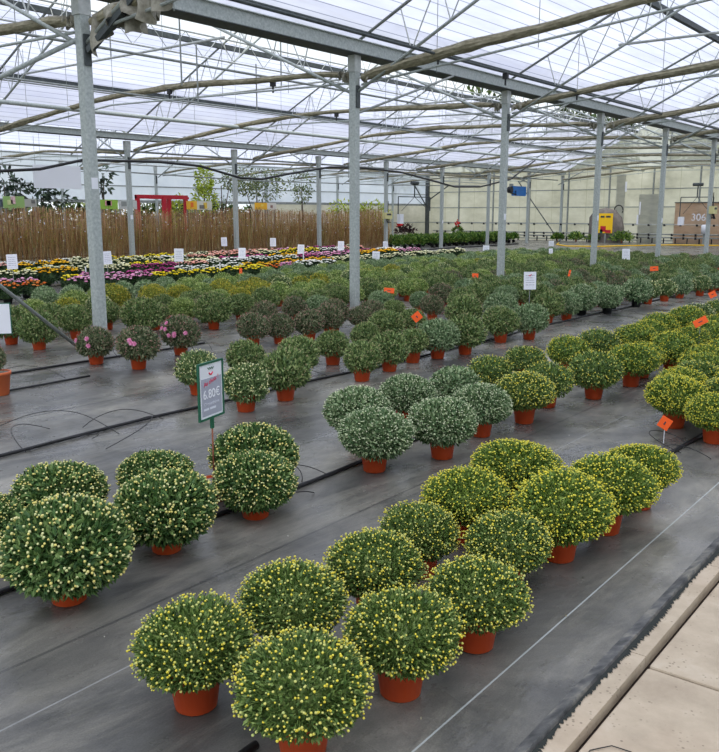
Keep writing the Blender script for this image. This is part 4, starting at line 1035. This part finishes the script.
# blue panel with fan
t = thing('blue_panel', (D2 - .1, 41.15, 2.74), 'blue panel with black fan hanging by a rear post', 'panel', None, PI / 2)
MB().box((0, 0, 0), (1.5, .08, .50)).build('board', BLUE, t)
b = MB().tube([(-.98, .1, .05), (-.98, -.1, .05)], .17, 14); b.tube([(-.98, 0, -.1), (-.4, -.05, -.2), (-.55, -.1, .0)], .035, 6); b.build('fan', RUB, t)
MB().box((-.75, .06, .2), (.4, .03, .34)).build('grey_guard', GALV_D, t)
# yellow control boxes strapped to posts
for k, (x, y, z, w, lab) in enumerate(((D1 + .10, 30.83, 1.72, .42, 'yellowish control box strapped to the rightmost tall post'), (D2 + .1, 29.0, 1.5, .5, 'yellowish control box on the rear post beside the reed fence'))):
    t = thing('control_box', (x, y, z), lab, 'control box')
    bx = MB().box((.06, -.04, 0), (.16, w, .26)).build('casing', plain('beige_plastic', (206, 200, 140), .5), t)
    MB().box((.145, -.04, .05), (.01, w * .6, .07)).build('display', INK, bx)
    b = MB()
    for j in range(5): b.tube([(.06, -.15 + j * .06, -.12), (.12, -.1 + j * .05, -.3), (.0, .05, -.22 - j * .02), (.0, .1, .6)], .013, 5)
    b.build('cable_tangle', RUB, t)
t = thing('white_bucket', (-12.9, 45.2, .55), 'small white container at the foot of the brown door', 'container'); MB().lathe([(0, 0), (.17, 0), (.19, .4), (.12, .46), (0, .47)], 14).build('body', WHITE, t, True)
MB().box((0, 0, -.28), (.12, .12, .55)).build('stand', GALV_D, t)

# ------------------------------------------------------------------ reed fence and what stands behind it
FX = -22.35
t = thing('reed_fence', (FX, 20, 0), 'long brown reed fence behind the flowering chrysanthemums', 'fence')
b = MB(); y = -9.0
while y < 10.2:
    w = random.uniform(.006, .012); h = 1.62 + random.uniform(-.06, .16) + .05 * math.sin(y * .8)
    b.box((random.uniform(-.015, .015), y, h / 2), (w, w, h), rz=random.uniform(0, 1)); y += random.uniform(.012, .02)
o = b.build('reeds', island('reeds', [(0, (122, 88, 62)), (.4, (168, 128, 94)), (.8, (206, 166, 126)), (1, (228, 198, 160))], .8)); o.parent = t; o['kind'] = 'stuff'
for z in (.35,): MB().box((.03, .6, z), (.02, 19.2, .035)).build('rail', noisy('old_wood', [(.3, (96, 74, 56)), (.7, (132, 104, 80))], 9, .9), t)
STRAW = island('straw', [(0, (120, 82, 52)), (.35, (172, 130, 84)), (.7, (206, 168, 114)), (.88, (160, 156, 84)), (1, (226, 204, 156))], .8)
STRAWG = island('straw_green', [(0, (116, 120, 50)), (.5, (164, 156, 72)), (1, (186, 140, 76))], .8)
for k in range(22):   # dry grass clumps growing against the fence
    y = 11.6 + k * .86; rng = np.random.default_rng(200 + k); n = 300
    P = np.stack([rng.normal(0, .10, n), rng.uniform(-.5, .5, n), rng.uniform(0, .5, n)], 1)
    d = unit(np.stack([rng.normal(0, .10, n), rng.normal(0, .10, n), np.ones(n)], 1))
    V, Fc = leaf_field(P, d, rng.uniform(.7, 1.35, n), .012, rng)
    n2 = 170; P2_ = np.stack([rng.normal(.1, .12, n2), rng.uniform(-.5, .5, n2), rng.uniform(.6, 1.75, n2)], 1)
    V2, F2 = leaf_field(P2_, unit(rng.normal(size=(n2, 3)) + np.array([0, 0, .4])), .09, .02, rng)
    parts = [(V, Fc, 0), (V2, F2, 1)]
    n3 = 5; v3, f3 = ball_field(np.stack([rng.normal(.16, .06, n3), rng.uniform(-.5, .5, n3), rng.uniform(.8, 1.6, n3)], 1), .022, False)
    parts.append((v3, f3, 2))
    o = link('dry_grass_clump', np_mesh('dry_grass', parts, [STRAW, STRAWG, WHITE]), None, (FX + .33, y, 0))
    tag(o, f"tall dry straw-coloured grass clump, {ordinal(k)} from the left along the reed fence", 'dry grass', 'dry grass clumps along the reed fence')

def tree(name, x, y, h, crowns, leaf, n, mat, lab, cat='tree', trunk=.05, z0=0, grp=None, W=.45):
    t = thing(name, (x, y, 0), lab, cat, grp); rng = np.random.default_rng(int(abs(x * 13 + y * 7)) % 9999)
    parts = []
    bk = MB().tube([(0, 0, z0), (.03, .02, h * .4), (0, 0, h * .8)], [trunk, trunk * .8, trunk * .4], 7)
    for cx, cy, cz, rx, rz in crowns:
        D = sphere_dirs(n, rng, -1); P = D * rng.uniform(.25, 1, (n, 1)) ** .6 * np.array([rx, rx, rz]) + np.array([cx, cy, cz])
        V, Fc = leaf_field(P, unit(D + rng.normal(size=(n, 3)) * .6 - np.array([0, 0, .2])), leaf, leaf * W, rng); parts.append((V, Fc, 0))
        bk.tube([(0, 0, h * .35), (cx * .5, cy * .5, cz * .7), (cx, cy, cz)], [trunk * .6, trunk * .4, trunk * .2], 5)
    link('foliage', np_mesh('foliage', parts, [mat]), t); bk.build('trunk', noisy('bark', [(.3, (70, 58, 48)), (.7, (110, 96, 80))], 12, .9), t, True)
    return t
MAG = island('magnolia_leaves', [(0, (24, 44, 26)), (.6, (38, 62, 38)), (1, (84, 104, 76))], .4, .6)
LIM = island('lime_leaves', [(0, (140, 160, 40)), (.6, (178, 196, 60)), (1, (206, 214, 90))])
MID = island('grey_green_leaves', [(0, (84, 104, 62)), (.6, (120, 136, 84)), (1, (160, 160, 110))])
BUSH = island('dark_bush_leaves', [(0, (44, 60, 34)), (.6, (74, 92, 50)), (1, (116, 124, 74))])
def u(px, X):      # distance along the house at which a sight line towards column px meets the plane x = X
    a = HEAD - math.atan((px - 359.5) * math.cos(PITCH) / F_PX); return -X / math.tan(a)
XT = -25.0
tree('magnolia_tree', XT, u(6, XT), 3.1, [(0, 0, 2.6, .5, .4), (0, .4, 2.35, .4, .3)], .24, 60, MAG, 'dark-leaved magnolia cut by the left edge behind the fence')
tree('magnolia_tree', XT, u(42, XT), 2.7, [(0, -.3, 2.15, .6, .28), (0, .6, 2.05, .55, .25), (0, .1, 2.35, .3, .2)], .22, 60, MAG, 'dark-leaved magnolia under the hanging white board')
tree('magnolia_tree', XT, u(103, XT), 3.2, [(0, .1, 2.95, .4, .25), (0, .1, 2.5, .25, .25)], .22, 40, MAG, 'dark-leaved magnolia right of the leftmost tall post')
tree('slim_conifer', XT, u(205, XT), 3.3, [(0, 0, 2.1, .5, .6), (0, 0, 2.8, .35, .6)], .14, 420, LIM, 'slim yellow-green conifer behind the fence')
tree('slim_conifer', XT + .6, u(168, XT), 2.4, [(0, 0, 1.6, .35, .7)], .12, 300, LIM, 'short yellow-green shrub between the red posts')
tree('young_tree', XT, u(222, XT), 3.3, [(0, 0, 2.5, .8, .6), (0, .5, 2.9, .5, .4)], .12, 130, MID, 'thin sparse young tree left of the second rear post')
tree('young_tree', XT, u(257, XT), 3.6, [(0, 0, 3.0, 1.3, .45), (0, .5, 2.6, .9, .5), (0, -.7, 2.7, .7, .4)], .13, 380, MID, 'broad young tree between the second and third rear posts')
tree('young_tree', XT, u(302, XT), 3.4, [(0, 0, 2.9, .75, .5), (0, 0, 2.4, .4, .4)], .13, 200, MID, 'narrow young tree with thin trunk left of the third rear post')
tree('lime_shrub', XT + 1.2, u(345, XT + 1.2), 2.2, [(0, 0, 1.6, .8, .6), (0, 1, 1.5, .7, .55)], .16, 300, LIM, 'lime green shrub behind the second tall post')
tree('lime_shrub', XT + 1.9, u(372, XT + 1.9), 2.1, [(0, 0, 1.55, .85, .6)], .15, 420, LIM, 'lime green shrub at the right end of the fence')
for k in range(9):   # hedge outside the side wall, seen under the white film
    y = 10 + k * 4.0
    tree('outside_bush', -34.5 + (k % 2) * .8, y + 5, 2.6, [(0, 0, 1.1, 2.1, 1.05)], .34, 1300, BUSH, f"dark bush outside the side wall, {ordinal(k)} from the left", 'bush', .08, grp='bushes outside the side wall')
for k, (x, y, h) in enumerate(((-38, 66, 13), (-30, 70, 12.5), (-46, 64, 11), (-20, 72, 11))):
    tree('tall_tree', x, y, h, [(0, 0, h * .7, 3.2, 3.2), (1.5, 0, h * .55, 2.6, 2.4), (-1.8, 0, h * .6, 2.4, 2.4)], .7, 520, BUSH, ("tall tree outside, behind the gable above the blue panel", "tall tree outside, seen through the open roof vent", "tall tree outside, leftmost beyond the back wall", "tall tree outside, behind the gable above the yellow poster")[k], 'tree', .25, grp='tall trees beyond the back wall')

# red frame, banners, hanging white board
t = thing('red_frame', (-23.6, u(138, -23.6), 0), 'red timber frame rising above the reed fence', 'frame', None, PI / 2)
w = u(186, -23.6) - u(138, -23.6)
for f in (.0, .38, .64, 1.0): MB().box((w * f, 0 if f not in (.38,) else -.4, 1.1), (.13, .1, 2.2)).build('post', RED, t)
MB().box((w / 2, 0, 2.16), (w + .13, .12, .13)).build('beam', RED, t); MB().box((w / 2, -.4, 2.12), (w * .8, .06, .08)).build('rail', RED, t)
def banner(px0, px1, z0, z1, cols, lab, X=-23.3):
    y0, y1 = u(px0, X), u(px1, X); t = thing('banner', (X, (y0 + y1) / 2, (z0 + z1) / 2), lab, 'banner', None, PI / 2)
    w, h = y1 - y0, z1 - z0
    bd = MB().box((0, 0, 0), (w, .03, h)).build('board', plain('banner_base', cols[0], .5), t)
    rr = random.Random(px0)
    for c in cols[1:]:
        ww = w * rr.uniform(.2, .42); MB().box((rr.uniform(-.25, .25) * w, -.022, rr.uniform(-.15, .2) * h), (ww, .01, h * rr.uniform(.35, .7))).build('printed_field', plain('banner_print', c, .5), bd)
    for s in (-.4, .4): MB().box((s * w, .03, -z0 / 2 - h / 2), (.04, .04, z0 + h * .5)).build('leg', GALV_D, t)
banner(4, 25, 1.76, 2.10, [(150, 186, 110), (206, 214, 150), (226, 190, 190)], 'green banner near the left edge above the fence')
banner(25, 37, 1.80, 2.03, [(176, 178, 168), (110, 112, 108)], 'grey printed board right of the left green banner')
banner(-8, 3, 1.8, 2.0, [(60, 72, 84), (90, 104, 116)], 'dark banner cut by the left edge')
banner(100, 118, 1.74, 2.04, [(150, 196, 70), (206, 226, 130), (222, 160, 160)], 'green banner just right of the leftmost tall post')
banner(119, 137, 1.74, 2.02, [(206, 210, 204), (150, 156, 150)], 'pale banner left of the red frame')
banner(187, 197, 1.74, 2.03, [(244, 190, 50), (236, 120, 40)], 'orange-yellow banner right of the red frame')
banner(197, 212, 1.72, 2.03, [(220, 220, 200), (120, 120, 112), (236, 200, 80)], 'white and grey banner beside the orange one')
banner(255, 267, 1.74, 2.0, [(244, 186, 44), (240, 210, 90)], 'orange-yellow banner between the rear posts')
banner(267, 276, 1.74, 2.0, [(222, 218, 206), (150, 120, 110)], 'pale banner beside the second orange-yellow one')
X = -20.6; y0, y1 = u(36, X), u(83, X)
t = thing('hanging_board', (X, (y0 + y1) / 2, 2.55), 'plain white board hanging before the magnolias', 'board', None, PI / 2)
MB().box((0, 0, .02), (y1 - y0, .02, .60)).build('board', WHITE, t)
for s in (-.45, .45): MB().tube([(s * (y1 - y0), 0, .3), (s * (y1 - y0), 0, 1.05)], .006, 4).build('wire', GALV_D, t)

# ------------------------------------------------------------------ light: an overcast sky
w = bpy.data.worlds.new('World'); SC.world = w; w.use_nodes = True
nt = w.node_tree; bg = nt.nodes['Background']
tc = nt.nodes.new('ShaderNodeTexCoord'); sp = nt.nodes.new('ShaderNodeSeparateXYZ'); nt.links.new(tc.outputs['Generated'], sp.inputs[0])
col = ramp(nt, sp.outputs['Z'], [(0, (220, 226, 230)), (.35, (236, 242, 244)), (1, (246, 250, 251))])
cl = ramp(nt, noise(nt, 2.2, 5, .6, tc.outputs['Generated']), [(.35, (226, 228, 234)), (.65, (255, 255, 255))])
nt.links.new(mixc(nt, col, cl, 1.0, 'MULTIPLY'), bg.inputs['Color'])
bg.inputs['Strength'].default_value = 1.25
sun = bpy.data.objects.new('sun', bpy.data.lights.new('sun', 'SUN')); COL.objects.link(sun)
sun.data.energy = 2.2; sun.data.angle = math.radians(35); sun.data.color = (1, .97, .92); sun.rotation_euler = (math.radians(28), math.radians(12), math.radians(20))
